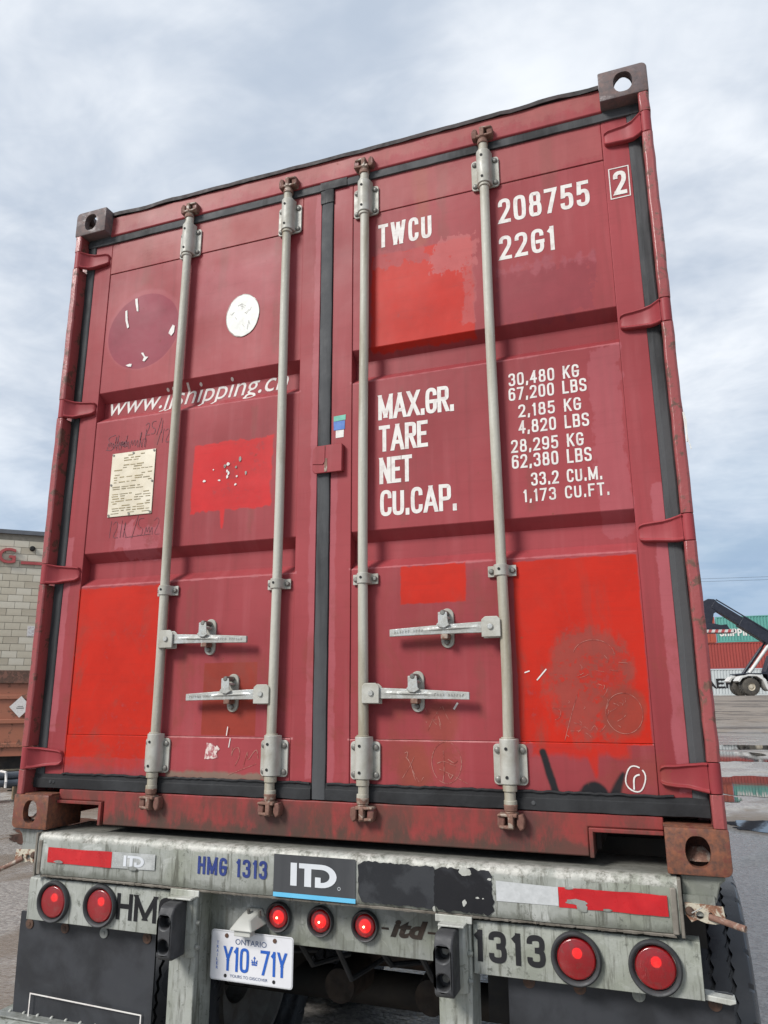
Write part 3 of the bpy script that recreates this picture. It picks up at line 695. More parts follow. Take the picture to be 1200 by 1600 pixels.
# plate that joins the two doors over the middle seal
cl = obj('door_clasp', prism(B(), [(-0.026, 1.246), (0.080, 1.246), (0.080, 1.352), (-0.022, 1.350), (-0.036, 1.338), (-0.036, 1.258)], 0.0340, 0.0395), M_hinge, CT, bevel=0.003)
obj('clasp_block', bx(0.036, 0.081, 0.0396, 0.0558, 1.250, 1.349), M_hinge, cl, bevel=0.002)
obj('clasp_leaf', prism(B(), [(-0.035, 1.282), (0.006, 1.277), (0.014, 1.288), (0.014, 1.349), (-0.022, 1.349), (-0.034, 1.337)], 0.0315, 0.0338), M_hinge, cl, bevel=0.001)
bm = B(); box(bm, 0.012, 0.023, 0.0330, 0.0337, 1.250, 1.300); box(bm, 0.013, 0.0155, 0.0330, 0.0337, 1.334, 1.346); obj('seal_slot', bm, M_cam, cl)

# ---- lettering on the right door
L_ = FY + 0.0030 - 0.0005   # just off the panel
LY = PY - 0.0008
letters('lettering', 'TWCU', 0.212, 0.424, 2.126, 2.226, LY, M_white, DR, 0.145, 1.00)
letters('lettering', '208755', 0.676, 0.996, 2.119, 2.219, LY, M_white, DR, 0.145, 0.86)
letters('lettering', '22G1', 0.673, 0.870, 1.972, 2.067, LY, M_white, DR, 0.145, 0.86)
letters('lettering', '2', 1.078, 1.120, 2.130, 2.222, FY - 0.0016, M_white, DR, 0.16)
bm = B(); stroke(bm, [(1.066, 2.118), (1.129, 2.119), (1.130, 2.236), (1.066, 2.236)], 0.0035, FY - 0.0016, True); obj('check_digit_box', bm, M_white, DR)
letters('lettering', 'MAX.GR.', 0.210, 0.492, 1.428, 1.524, LY, M_white, DR, 0.145, 0.58)
letters('lettering', 'TARE', 0.212, 0.394, 1.308, 1.406, LY, M_white, DR, 0.145, 0.62)
letters('lettering', 'NET', 0.214, 0.335, 1.189, 1.286, LY, M_white, DR, 0.145, 0.66)
letters('lettering', 'CU.CAP.', 0.216, 0.492, 1.072, 1.166, LY, M_white, DR, 0.145, 0.60)
for txt, xa, xb, za, zb in (('30,480 KG', .684, .917, 1.487, 1.533), ('67,200 LBS', .682, .938, 1.434, 1.480), ('2,185 KG', .712, .916, 1.371, 1.416), ('4,820 LBS', .710, .938, 1.313, 1.359),
                            ('28,295 KG', .682, .916, 1.249, 1.294), ('62,380 LBS', .682, .938, 1.194, 1.241), ('33.2 CU.M.', .742, .966, 1.130, 1.174), ('1,173 CU.FT.', .714, .984, 1.077, 1.119)):
    letters('lettering', txt, xa, xb, za, zb, LY, M_white, DR, 0.145, 0.80)
# web address painted on the floor of the upper channel of the left door
def conform(o, knots, off=0.0009):
    '''lay a flat piece of lettering onto a folded surface: knots = (z, y) of its profile'''
    bmx = B(); bmx.from_mesh(o.data)
    for z, y in knots: bmesh.ops.bisect_plane(bmx, geom=bmx.verts[:] + bmx.edges[:] + bmx.faces[:], dist=1e-6, plane_co=(0, 0, z), plane_no=(0, 0, 1))
    for v_ in bmx.verts:
        z = v_.co.z; k = 0
        while k < len(knots) - 2 and z > knots[k + 1][0]: k += 1
        (za, ya), (zb, yb) = knots[k], knots[k + 1]; f_ = min(1, max(0, (z - za) / (zb - za)))
        v_.co.y = ya + (yb - ya) * f_ - off
    bmx.to_mesh(o.data); bmx.free()
web = type_text('lettering', 'www.jjshipping.cn', -1.024, -0.176, 1.602, 1.708, CY - 0.003, M_white, DL, 0.0, 0.30, 1.0)
conform(web, [(1.580, PY), (1.587, PY + 0.0015), (1.620, CY), (1.683, CY), (1.717, PY + 0.0015), (1.724, PY)])

# data plate, stickers and old marks
M_plate = simple('cream_data_plate', (0.62, 0.57, 0.46), (0.50, 0.44, 0.33), 0.45, 0.15, 9)
M_plate_txt = simple('engraved_text', (0.20, 0.17, 0.11), (0.32, 0.25, 0.12), 0.6, 0, 30)
pl = obj('data_plate', prism(B(), [(-0.953, 1.168), (-0.741, 1.168), (-0.741, 1.436), (-0.953, 1.436)], 0.0562, 0.0590), M_plate, CT, bevel=0.0012)
bm = B(); r2 = random.Random(4)
for i in range(25):
    z = 1.420 - i * 0.0100
    if i in (3, 7, 12, 15): continue
    a = -0.94 + (0.045 if i < 6 else 0.0) + r2.uniform(0, 0.01)
    while a < -0.76 - (0.05 if i < 6 else 0):
        b_ = min(a + r2.uniform(0.012, 0.04), -0.752); zj = r2.uniform(-0.0008, 0.0008)
        if r2.random() > 0.28: box(bm, a, b_, 0.0552, 0.0561, z + zj, z + zj + r2.uniform(0.0022, 0.0040))
        a = b_ + r2.uniform(0.004, 0.014)
obj('engraved_text', bm, M_plate_txt, pl)
for x in (-0.946, -0.848, -0.748):
    for z in (1.175, 1.302, 1.429):
        if x == -0.848 and z == 1.302: continue
        bm = B(); disc_y(bm, x, z, 0.0535, 0.0561, 0.0045, 10); obj('rivet', bm, M_bolt, pl)
M_disc = simple('white_disc_sticker', (0.70, 0.70, 0.66), (0.60, 0.60, 0.56), 0.5, 0, 22)
dsk = obj('round_sticker', sheet(B(), chaikin(blob(-0.370, 1.955, 0.074, 0.092, 0.02, 40, 5), True, 2), 0.0578), M_disc, CT)
bm = B(); stroke(bm, chaikin(blob(-0.370, 1.955, 0.075, 0.093, 0.012, 30, 6), True, 1), 0.0022, 0.0573, True)
obj('sticker_edge', bm, M_bolt, dsk)
bm = B()
for k in range(9):
    x, z = -0.37 + r2.uniform(-0.04, 0.04), 1.955 + r2.uniform(-0.07, 0.05)
    stroke(bm, [(x, z), (x + r2.uniform(-.02, .02), z + r2.uniform(-.02, .02)), (x + r2.uniform(-.02, .02), z + r2.uniform(-.02, .02))], 0.0016, 0.0572 - k * 0.0001)
obj('sticker_scuff', bm, M_bolt, dsk)
for k, pts in enumerate(([(-.953, 2.085), (-.943, 2.088), (-.937, 2.04), (-.926, 2.005), (-.935, 2.0), (-.948, 2.04)], [(-.906, 2.135), (-.894, 2.135), (-.886, 2.09), (-.884, 2.07), (-.893, 2.075), (-.902, 2.11)],
                     [(-.715, 1.955), (-.703, 1.975), (-.692, 1.968), (-.694, 1.94), (-.706, 1.925), (-.722, 1.94)], [(-.853, 1.872), (-.842, 1.872), (-.83, 1.852), (-.814, 1.848), (-.833, 1.83), (-.842, 1.835), (-.836, 1.85)],
                     [(-.927, 1.828), (-.905, 1.832), (-.897, 1.828), (-.895, 1.836), (-.898, 1.817), (-.915, 1.82)])):
    obj('sticker_remnant', sheet(B(), pts, 0.0574), M_white, DL)
for k in range(14):
    x, z = -0.385 + r2.gauss(0, 0.05), 1.295 + r2.gauss(0, 0.03)
    obj('paint_chip', sheet(B(), blob(x, z, r2.uniform(.003, .007), r2.uniform(.003, .010), 0.25, 9, 100 + k), 0.0575), M_white if k % 3 else M_bolt, DL)
for x, z in ((0.700, 0.158), (-1.10, 0.160), (-1.085, 0.159)):
    bm = B(); lathe_y(bm, x, z, [(0, 0.044), (0.005, 0.0442), (0.007, 0.0465)], 10); obj('seal_rivet', bm, M_gasket, DR if x > 0 else DL)
bm = B(); path_tube(bm, [(1.2185, 0.004, 1.30), (1.224, 0.002, 1.27), (1.222, -0.002, 1.22), (1.229, 0.0, 1.18)], 0.0018, 5); path_tube(bm, [(1.2185, 0.004, 1.30), (1.221, 0.003, 1.24), (1.2205, 0.004, 1.205)], 0.003, 5)
obj('torn_tape', bm, M_disc, CT)
bm = B(); sheet(bm, [(0.037, 1.445), (0.084, 1.447), (0.085, 1.467), (0.037, 1.465)], FY - 0.0012); obj('green_sticker', bm, simple('green_label', (0.10, 0.36, 0.27), (0.14, 0.42, 0.32), 0.5, 0, 40), DR)
bm = B(); sheet(bm, [(0.038, 1.410), (0.081, 1.411), (0.082, 1.4445), (0.037, 1.444)], FY - 0.0016); obj('blue_sticker', bm, simple('blue_label', (0.04, 0.12, 0.38), (0.08, 0.18, 0.46), 0.5, 0, 40), DR)
bm = B(); sheet(bm, [(0.046, 1.380), (0.077, 1.381), (0.078, 1.409), (0.046, 1.409)], FY - 0.0012); obj('white_sticker', bm, M_white, DR)

def scribble(name, lines, wd, y, mat, parent):
    bm = B()
    for k, ln in enumerate(lines): stroke(bm, chaikin(ln, False, 2) if len(ln) > 2 else ln, wd * (0.8 + 0.4 * r2.random()), y - 0.00015 * (k % 6))
    return obj(name, bm, mat, parent)
def word(x0, z0, h, txt):
    """hand scrawl: loops and slants"""
    out = []; x = x0
    for c in txt:
        if c == 's': out.append([(x + h * .5, z0 + h * .9), (x, z0 + h * .8), (x + h * .1, z0 + h * .5), (x + h * .5, z0 + h * .35), (x + h * .3, z0), (x - h * .1, z0 + h * .1)]); x += h * .6
        elif c == 'l': out.append([(x, z0), (x + h * .15, z0 + h * 1.0), (x + h * .02, z0 + h * .5), (x + h * .2, z0)]); x += h * .3
        elif c == 'm': out.append([(x, z0), (x + h * .1, z0 + h * .6), (x + h * .15, z0 + h * .05), (x + h * .3, z0 + h * .6), (x + h * .33, z0), (x + h * .5, z0 + h * .55), (x + h * .52, z0)]); x += h * .6
        elif c == '/': out.append([(x, z0 - h * .1), (x + h * .35, z0 + h * 1.2)]); x += h * .35
        elif c == '2': out.append([(x, z0 + h * .8), (x + h * .25, z0 + h), (x + h * .35, z0 + h * .65), (x, z0), (x + h * .4, z0)]); x += h * .5
        elif c == '5': out.append([(x + h * .4, z0 + h), (x + h * .05, z0 + h), (x + h * .02, z0 + h * .55), (x + h * .4, z0 + h * .4), (x + h * .3, z0), (x, z0 + h * .05)]); x += h * .5
        elif c == '1': out.append([(x + h * .05, z0), (x + h * .12, z0 + h)]); x += h * .25
        elif c == '7': out.append([(x, z0 + h * .9), (x + h * .35, z0 + h), (x + h * .2, z0)]); x += h * .45
        else: x += h * .3
    return out
scribble('marker_scrawl', word(-0.985, 1.452, 0.075, 'slmml1') + word(-0.985, 1.460, 0.06, 'mlml'), 0.0022, 0.0590, M_scrawl, DL)
scribble('marker_scrawl', word(-0.800, 1.500, 0.055, '25/1') + word(-0.815, 1.448, 0.04, '17') + word(-0.740, 1.458, 0.06, '/12'), 0.0022, 0.0590, M_scrawl, DL)
scribble('marker_scrawl', word(-0.940, 1.082, 0.07, '121l /5m2') + [[(-0.86, 1.08), (-0.74, 1.085)]], 0.0020, 0.0590, M_scrawl, DL)
scribble('chalk_mark', [[(-0.33, 0.298), (-0.333, 0.262), (-0.328, 0.29), (-0.305, 0.30), (-0.298, 0.27), (-0.318, 0.235)], [(-0.285, 0.235), (-0.268, 0.295), (-0.272, 0.245), (-0.235, 0.30), (-0.228, 0.262)], [(-0.345, 0.205), (-0.29, 0.225), (-0.235, 0.245)]], 0.0014, FY - 0.0010, M_scratch, DL)
scribble('chalk_mark', [[(-0.340, 0.326), (-0.345, 0.296)], [(-0.352, 0.365), (-0.356, 0.335)]], 0.0040, FY - 0.0013, M_white, DL)
obj('sticker_remnant', sheet(B(), [(-0.440, 0.255), (-0.408, 0.256), (-0.386, 0.262), (-0.394, 0.276), (-0.38, 0.29), (-0.392, 0.302), (-0.398, 0.296), (-0.41, 0.308), (-0.434, 0.310)], FY - 0.0012), simple('torn_paper', (0.60, 0.50, 0.46), (0.34, 0.10, 0.11), 0.6, 0, 70, lo=0.45, hi=0.55), DL)
# white ring with a tick, chalk circle and key scratches on the right door
bm = B(); stroke(bm, [(0.992 + 0.027 * math.cos(a) + 0.002 * math.sin(3 * a), 0.234 + 0.035 * math.sin(a)) for a in [R(i * 15 + 60) for i in range(24)]], 0.0038, FY - 0.0016)
stroke(bm, chaikin([(0.986, 0.205), (0.987, 0.235), (0.994, 0.243), (1.004, 0.246)], False, 2), 0.0045, FY - 0.0018); obj('painted_ring', bm, M_white, DR)
scribble('chalk_mark', [[(0.435 + 0.048 * math.cos(R(a)), 0.265 + 0.062 * math.sin(R(a))) for a in range(95, 440, 12)], [(0.405, 0.262), (0.425, 0.27), (0.445, 0.262), (0.465, 0.255)], [(0.425, 0.30), (0.428, 0.245), (0.422, 0.205)], [(0.412, 0.245), (0.45, 0.23), (0.50, 0.205)], [(0.44, 0.275), (0.46, 0.262), (0.47, 0.272)], [(0.44, 0.23), (0.447, 0.215), (0.456, 0.232)]], 0.0014, FY - 0.0008, M_scratch, DR)
scribble('key_scratch', [[(0.29, 0.215), (0.315, 0.25), (0.33, 0.28)], [(0.30, 0.28), (0.312, 0.268), (0.318, 0.255), (0.33, 0.215), (0.338, 0.203)], [(0.345, 0.205), (0.325, 0.235), (0.318, 0.262)], [(0.298, 0.29), (0.31, 0.296), (0.305, 0.275)], [(0.36, 0.22), (0.35, 0.205)]], 0.0014, FY - 0.0008, M_scratch, DR)
sc_l = []
for k in range(10):
    x, z = 0.40 + r2.uniform(-0.03, 0.05), 0.40 + r2.uniform(-0.03, 0.03); sc_l.append([(x, z), (x + r2.uniform(-.02, .02), z + r2.uniform(-.03, .03))])
sc_l += [[(0.375, 0.36), (0.395, 0.40), (0.42, 0.432)], [(0.425, 0.435), (0.44, 0.40), (0.45, 0.385)]]
scribble('key_scratch', sc_l, 0.0013, PY - 0.0009, M_scratch, DR)
scribble('key_scratch', [[(0.462, 0.425), (0.475, 0.445)]], 0.007, PY - 0.0009, M_white, DR)
scribble('key_scratch', [[(0.727, 0.512), (0.757, 0.545)], [(0.690, 0.535), (0.706, 0.54)]], 0.004, PY - 0.0012, M_white, DR)
scribble('key_scratch', [[(0.647, 0.475), (0.648, 0.51)], [(0.648, 0.52), (0.649, 0.53)]], 0.005, PY - 0.0012, M_white, DR)
sc_l = [[(0.80, 0.335), (0.82, 0.40), (0.845, 0.47)], [(0.77, 0.43), (0.795, 0.425), (0.79, 0.40), (0.775, 0.395)]]
for k in range(26):
    x, z = 0.885 + r2.uniform(-0.085, 0.10), 0.44 + r2.uniform(-0.09, 0.15); a = r2.uniform(0, 6.28); l_ = r2.uniform(0.008, 0.03)
    sc_l.append([(x, z), (x + l_ * .5 * math.cos(a) + .004, z + l_ * .5 * math.sin(a)), (x + l_ * math.cos(a), z + l_ * math.sin(a))])
sc_l += [[(0.975 + 0.052 * math.cos(R(a)), 0.415 + 0.058 * math.sin(R(a))) for a in range(80, 450, 14)], [(0.90 + 0.06 * math.cos(R(a)), 0.585 + 0.045 * math.sin(R(a))) for a in range(0, 170, 14)], [(0.84, 0.36), (0.86, 0.38), (0.875, 0.36), (0.89, 0.385), (0.90, 0.355), (0.92, 0.38)]]
scribble('key_scratch', sc_l, 0.0010, PY - 0.0009, M_scratch, DR)

# ---- locking bars with guides, cams and handles
def guide(s_x, z0, z1, parent, left=0.050, right=0.052):
    """guide: plate with rounded corners, half-round sleeve over the bar and four bolts"""
    x = s_x; yb = FY - 0.0003
    pts = []
    for cx_, cz_, a0 in ((x + right - .012, z1 - .012 - .016, 0), (x - left + .012, z1 - .012 - .016, 90), (x - left + .012, z0 + .012, 180), (x + right - .012, z0 + .012, 270)):
        pts += [(cx_ + .012 * math.cos(R(a0 + k * 22.5)), cz_ + .012 * math.sin(R(a0 + k * 22.5))) for k in range(5)]
    g_ = obj('guide_bracket', prism(B(), pts, 0.0485, yb), M_clamp, parent, bevel=0.0012)
    bm = B(); n = 14
    prof = [(x + 0.0265 * math.cos(R(180 + 180 * k / n)), 0.033 + 0.0265 * math.sin(R(180 + 180 * k / n))) for k in range(n + 1)]
    prof = [(x - 0.030, 0.0484)] + prof + [(x + 0.030, 0.0484)]
    extr_z(bm, prof, z0 + 0.004, z1); obj('sleeve', bm, M_clamp, parent, bevel=0.0025, smooth=True, angle=50)
    for z in (z0 + .025, z1 - .028):
        bm = B(); disc_y(bm, x - .003, z, 0.0045, 0.0072, 0.0048, 10); obj('pin_hole', bm, M_hole, parent)
    for bx_ in (x - left + 0.013, x + right - 0.013):
        for bz in (z0 + 0.016, z1 - 0.034):
            bm = B(); lathe_y(bm, bx_, bz, [(0.0, 0.0405), (0.006, 0.041), (0.0092, 0.0437), (0.0098, 0.0484)], 12); obj('bolt', bm, M_bolt, parent, smooth=True)

def cam(x, z, up, mirror, parent):
    """forged cam end: neck, fork and hook, gripping a keeper on the frame"""
    u = 1 if up else -1; k = mirror
    bm = B(); tube(bm, (x, 0.03, z), (x, 0.03, z + u * 0.020), 0.021, 0.0185, 14); tube(bm, (x, 0.03, z + u * 0.02), (x, 0.03, z + u * 0.026), 0.0175, 0.0175, 14)
    box(bm, x - 0.007, x + 0.009, 0.010, 0.050, min(z + u * .026, z + u * .066), max(z + u * .026, z + u * .066))
    prism(bm, [(x - k * .020, z + u * .024), (x + k * .036, z + u * .026), (x + k * .040, z + u * .033), (x - k * .020, z + u * .036)], 0.012, 0.052)
    prism(bm, [(x - k * .009, z + u * .060), (x + k * .034, z + u * .058), (x + k * .036, z + u * .066), (x - k * .009, z + u * .070)], 0.014, 0.050)
    obj('cam', bm, M_cam, parent, bevel=0.003)
    for sx, r_ in ((-1, 0.020), (1, 0.024)):
        c = x + sx * k * 0.029; bm = B()
        prism(bm, [(c - .010, z + u * .030), (c + .006, z + u * .026), (c + .012, z + u * .040), (c + .010, z + u * .066), (c - .002, z + u * .074), (c - .012, z + u * .058)], 0.020, 0.052)
        obj('keeper', bm, M_keeper, parent, bevel=0.004)

def locking_bar(x, mir, lab, hz, htip, hold_x, hold_z, both=True):
    bm = B(); n = 30; rings = []
    for i in range(n + 1):
        z = 0.150 + (2.445 - 0.150) * i / n; bend = 0.0025 * math.sin(3.1 * (z - 0.1) + x * 9) + (0.004 * math.exp(-((z - 0.55) / 0.22) ** 2) if x > 0.5 else 0)
        rings.append([bm.verts.new((x + bend + 0.0168 * math.cos(2 * math.pi * k / 20), 0.030 + 0.0168 * math.sin(2 * math.pi * k / 20), z)) for k in range(20)])
    for u, v_ in zip(rings, rings[1:]):
        for k in range(20): bm.faces.new((u[k], u[(k + 1) % 20], v_[(k + 1) % 20], v_[k]))
    bm.faces.new(rings[0]); bm.faces.new(rings[-1][::-1])
    b_ = obj('locking_bar', bm, M_bar, CT, smooth=True, angle=60); b_['label'] = lab
    guide(x, 2.270, 2.412, b_, 0.050 if both else 0.030); guide(x, 0.206, 0.340, b_, 0.050 if both else 0.030)
    for z0, z1, r_ in ((0.331, 0.345, 0.0205), (0.190, 0.209, 0.021), (2.262, 2.272, 0.021), (2.412, 2.424, 0.0185), (0.153, 0.166, 0.0195)):
        bm = B(); tube(bm, (x, 0.030, z0), (x, 0.030, z1), r_, n=20); obj('collar', bm, M_bar, b_, bevel=0.002, smooth=True)
    cam(x, 2.443, True, mir, b_); cam(x, 0.155, False, -mir, b_)
    # strap at mid height
    bm = B(); prof = [(x - 0.046, FY), (x - 0.046, 0.0500), (x - 0.026, 0.0495)] + [(x + 0.0225 * math.cos(R(180 + 15 * k)), 0.032 + 0.0225 * math.sin(R(180 + 15 * k))) for k in range(13)] + [(x + 0.026, 0.0495), (x + 0.046, 0.0500), (x + 0.046, FY)]
    extr_z(bm, prof, 0.836, 0.872); st = obj('strap', bm, M_clamp, b_, bevel=0.0018, smooth=True, angle=45)
    for c in (x - 0.034, x + 0.035):
        bm = B(); lathe_y(bm, c, 0.854, [(0.0, 0.0415), (0.006, 0.042), (0.0085, 0.0445), (0.009, 0.0495)], 12); obj('bolt', bm, M_bolt, b_, smooth=True)
    bm = B(); disc_y(bm, x - 0.002, 0.856, 0.0080, 0.0100, 0.0046, 10); obj('pin_hole', bm, M_hole, b_)
    # handle: clevis on the bar, pivot, tapered forged lever
    d = 1 if htip > x else -1; hx0 = x + d * 0.004; hx1 = x + d * 0.064
    prf = [(hx0, hz - .032), (hx1, hz - .032), (hx1, hz + .022), (hx1 - d * .012, hz + .032), (hx0 + d * .010, hz + .032), (hx0, hz + .022)]
    obj('handle_hub', prism(B(), prf, 0.0065, 0.0135), M_clamp, b_, bevel=0.002)
    obj('handle_hub', prism(B(), [(a, c - 0.002) for a, c in prf], 0.034, 0.040), M_clamp, b_, bevel=0.002)
    bm = B(); lathe_y(bm, x + d * 0.036, hz, [(0.0, 0.0005), (0.008, 0.001), (0.0095, 0.0035), (0.0095, 0.0064)], 14); obj('pivot_pin', bm, M_handle, b_, smooth=True)
    L0 = x + d * 0.040; L1 = htip; nn = 16; bm = B(); rings = []
    for i in range(nn + 1):
        k = i / nn; xx = L0 + (L1 - L0) * k; zc = hz - 0.006 * k - 0.004 * k * k; h = 0.0175 - 0.006 * k; yc = 0.0225 - 0.005 * math.sin(min(1, k * 1.25) * math.pi) * 0.5 - 0.004 * k
        th = 0.0065 - 0.001 * k; rib = 0.0035 * max(0, math.sin((k - 0.12) / 0.55 * math.pi)) if 0.12 < k < 0.67 else 0
        rings.append([bm.verts.new((xx, yc - th, zc - h)), bm.verts.new((xx, yc - th - rib * .3, zc - 0.003)), bm.verts.new((xx, yc - th - rib * 2.2, zc + 0.001)), bm.verts.new((xx, yc - th - rib * .3, zc + 0.005)), bm.verts.new((xx, yc - th, zc + h)), bm.verts.new((xx, yc + th, zc + h)), bm.verts.new((xx, yc + th, zc - h))])
    for u, v_ in zip(rings, rings[1:]):
        for k in range(7): bm.faces.new((u[k], u[(k + 1) % 7], v_[(k + 1) % 7], v_[k]))
    bm.faces.new(rings[0]); bm.faces.new(rings[-1][::-1])
    hd_ = obj('handle', bm, M_handle, b_, bevel=0.0015, smooth=True, angle=35)
    # raised casting marks on the grip
    bm = B(); r3 = random.Random(int(abs(x) * 1000))
    for k in range(11):
        kk = 0.66 + 0.028 * k; xx = L0 + (L1 - L0) * kk; zc = hz - 0.006 * kk - 0.004 * kk * kk; yy = 0.0225 - 0.005 * math.sin(min(1, kk * 1.25) * math.pi) * 0.5 - 0.004 * kk - 0.0075
        if k != 4: stroke(bm, [(xx - .002 + r3.uniform(-.001, .001), zc - .004), (xx - .001, zc + .004), (xx + r3.uniform(0, .003), zc + r3.uniform(-.004, .004))], 0.0013, yy)
    obj('cast_mark', bm, M_bolt, b_)
    # catch on the door that holds the lever
    hz0, hz1 = hold_z; w_ = 0.0215; pts = [(hold_x + w_ * math.cos(R(a)), hz1 - w_ + w_ * math.sin(R(a))) for a in range(0, 181, 20)] + [(hold_x + w_ * math.cos(R(a)), hz0 + w_ + w_ * math.sin(R(a))) for a in range(180, 361, 20)]
    obj('handle_catch', prism(B(), pts, 0.0525, PY + 0.0015), M_clamp, b_, bevel=0.0015)
    zm = (hz0 + hz1) / 2 + 0.002
    bm = B(); prism(bm, [(hold_x - .017, hz1 - .016), (hold_x + .013, hz1 - .016), (hold_x + .016, zm + .010), (hold_x + .022, zm + .004), (hold_x + .004, zm - .006), (hold_x - .012, zm - .004), (hold_x - .024, zm + .006), (hold_x - .017, zm + .012)], 0.0015, 0.0060)
    box(bm, hold_x - .014, hold_x + .012, 0.0062, 0.0524, zm + .024, zm + .032)
    obj('catch_flap', bm, M_handle, b_, bevel=0.0022)
    obj('catch_hook', bx(hold_x - .012, hold_x + .012, 0.012, 0.0522, zm - .040, zm - .022), M_cam, b_, bevel=0.003)
    for z in (hz0 + .018, hz1 - .018):
        bm = B(); lathe_y(bm, hold_x - 0.001, z, [(0.0, 0.043 if z < zm else -0.001), (0.0065, 0.0435 if z < zm else -0.0005), (0.0088, 0.046 if z < zm else 0.002), (0.0092, 0.0523)], 12); obj('bolt', bm, M_bolt, b_, smooth=True)
locking_bar(-0.635, 1, 'locking bar furthest left, its handle pointing right', 0.672, -0.268, -0.441, (0.613, 0.742))
locking_bar(-0.165, 1, 'locking bar left of the middle seal, its handle pointing left', 0.475, -0.503, -0.337, (0.414, 0.545))
locking_bar(0.165, -1, 'locking bar right of the middle seal, its handle pointing right', 0.476, 0.524, 0.345, (0.416, 0.545))
locking_bar(0.635, 1, 'locking bar furthest right, its handle pointing left', 0.676, 0.264, 0.449, (0.616, 0.743))

# ------------------------------------------------------------------ the trailer under the container
CH = empty('container_chassis', (0, 0, 0), 0, 'galvanised grey container trailer carrying the maroon container', 'trailer')
class Off:                                   # parts are drawn in container heights; this lifts them onto the trailer's base
    pass
def part(name, bm, mat, **k):
    o = obj(name, bm, mat, CH, **k); o.location = (0, 0, ZB); return o

def galv(name, grime=0.5, tint=(0.36, 0.375, 0.345), dark=(0.20, 0.21, 0.19), worn_top=False):
    m, q, p = principled(name); v = q.coord(); X, Y, Z_ = q.sep(v)
    sp = q.voro(v, 30, 'F1', 1); spv = q.sep(sp)[0]
    n = q.noise(v, 5, 6, 0.65, 0.4); st = q.noise(q.mapv(v, (60, 60, 5.0)), 1.0, 5, 0.7)
    col = q.mix(q.rng(n, 0.38, 0.62), tint, dark); col = q.mix(q.rng(spv, 0, 1, 0, 0.22), col, (0.46, 0.47, 0.45))
    wh = q.noise(v, 9, 5, 0.7, 1.0); col = q.mix(q.rng(wh, 0.57, 0.70, 0, 0.6, True), col, (0.50, 0.51, 0.48))
    moss = q.noise(q.mapv(v, (1, 1, 1), (3, 5, 1)), 3.5, 5); col = q.mix(q.rng(moss, 0.50, 0.66, 0, 0.5), col, (0.19, 0.205, 0.14))
    col = q.mix(q.rng(st, 0.50, 0.66, 0, grime, True), col, (0.085, 0.085, 0.065))
    gr_ = q.noise(v, 34, 6, 0.78); col = q.mix(q.rng(gr_, 0.56, 0.66, 0, grime, True), col, (0.085, 0.09, 0.072))
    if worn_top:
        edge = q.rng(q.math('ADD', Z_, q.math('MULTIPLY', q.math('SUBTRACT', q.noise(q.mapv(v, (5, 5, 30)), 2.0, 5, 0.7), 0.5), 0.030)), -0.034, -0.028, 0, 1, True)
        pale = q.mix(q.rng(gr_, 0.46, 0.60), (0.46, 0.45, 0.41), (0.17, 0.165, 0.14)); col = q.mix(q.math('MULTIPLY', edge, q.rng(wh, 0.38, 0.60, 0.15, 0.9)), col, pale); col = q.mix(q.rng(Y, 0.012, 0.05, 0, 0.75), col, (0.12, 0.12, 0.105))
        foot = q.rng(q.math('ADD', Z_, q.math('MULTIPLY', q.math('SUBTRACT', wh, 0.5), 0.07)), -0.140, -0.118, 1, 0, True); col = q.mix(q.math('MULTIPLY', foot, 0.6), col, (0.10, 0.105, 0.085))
    q.put(p.inputs['Base Color'], col); p.inputs['Metallic'].default_value = 0.1; p.inputs['Specular IOR Level'].default_value = 0.4
    q.put(p.inputs['Roughness'], q.rng(n, 0.3, 0.7, 0.42, 0.62)); q.put(p.inputs['Normal'], q.bump(q.math('ADD', gr_, q.math('MULTIPLY', n, 0.8)), 0.35, 0.004)); return m
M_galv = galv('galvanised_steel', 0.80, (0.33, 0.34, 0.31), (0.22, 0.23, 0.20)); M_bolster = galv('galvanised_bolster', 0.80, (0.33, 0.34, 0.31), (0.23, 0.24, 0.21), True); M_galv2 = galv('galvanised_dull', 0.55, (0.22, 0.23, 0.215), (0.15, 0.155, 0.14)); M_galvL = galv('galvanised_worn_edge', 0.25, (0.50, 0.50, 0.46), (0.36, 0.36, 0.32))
M_grime = simple('grimy_end_cap', (0.12, 0.105, 0.085), (0.22, 0.20, 0.17), 0.65, 0.1, 14, bump=0.3)
M_redtape = simple('red_reflective_tape', (0.50, 0.018, 0.022), (0.38, 0.012, 0.016), 0.30, 0, 12)
M_whtape = simple('white_reflective_tape', (0.50, 0.51, 0.51), (0.42, 0.43, 0.43), 0.35, 0, 60)
M_navy = simple('navy_lettering', (0.018, 0.032, 0.15), (0.03, 0.05, 0.19), 0.45, 0, 30)
M_charcoal = simple('charcoal_panel', (0.042, 0.044, 0.048), (0.065, 0.067, 0.070), 0.45, 0, 9, streak=True, spec=0.25)
M_asph = simple('black_patch_paint', (0.022, 0.023, 0.026), (0.055, 0.057, 0.062), 0.45, 0, 5, bump=0.3, bscale=30, lo=0.46, hi=0.50)
M_sky = simple('sky_blue_stripe', (0.10, 0.40, 0.62), (0.13, 0.45, 0.66), 0.4)
M_rubber = simple('black_rubber', (0.030, 0.031, 0.033), (0.055, 0.055, 0.057), 0.55, 0, 14, bump=0.5, bscale=40)
M_flap = simple('mud_flap_rubber', (0.036, 0.038, 0.043), (0.022, 0.023, 0.026), 0.48, 0, 7, bump=0.2, bscale=12, spec=0.3, lo=0.42, hi=0.6)
M_tyre = simple('tyre_rubber', (0.026, 0.028, 0.033), (0.040, 0.043, 0.049), 0.30, 0, 6, bump=0.12, bscale=24, spec=0.5)
M_groove = simple('tyre_groove', (0.008, 0.008, 0.009), None, 0.8)
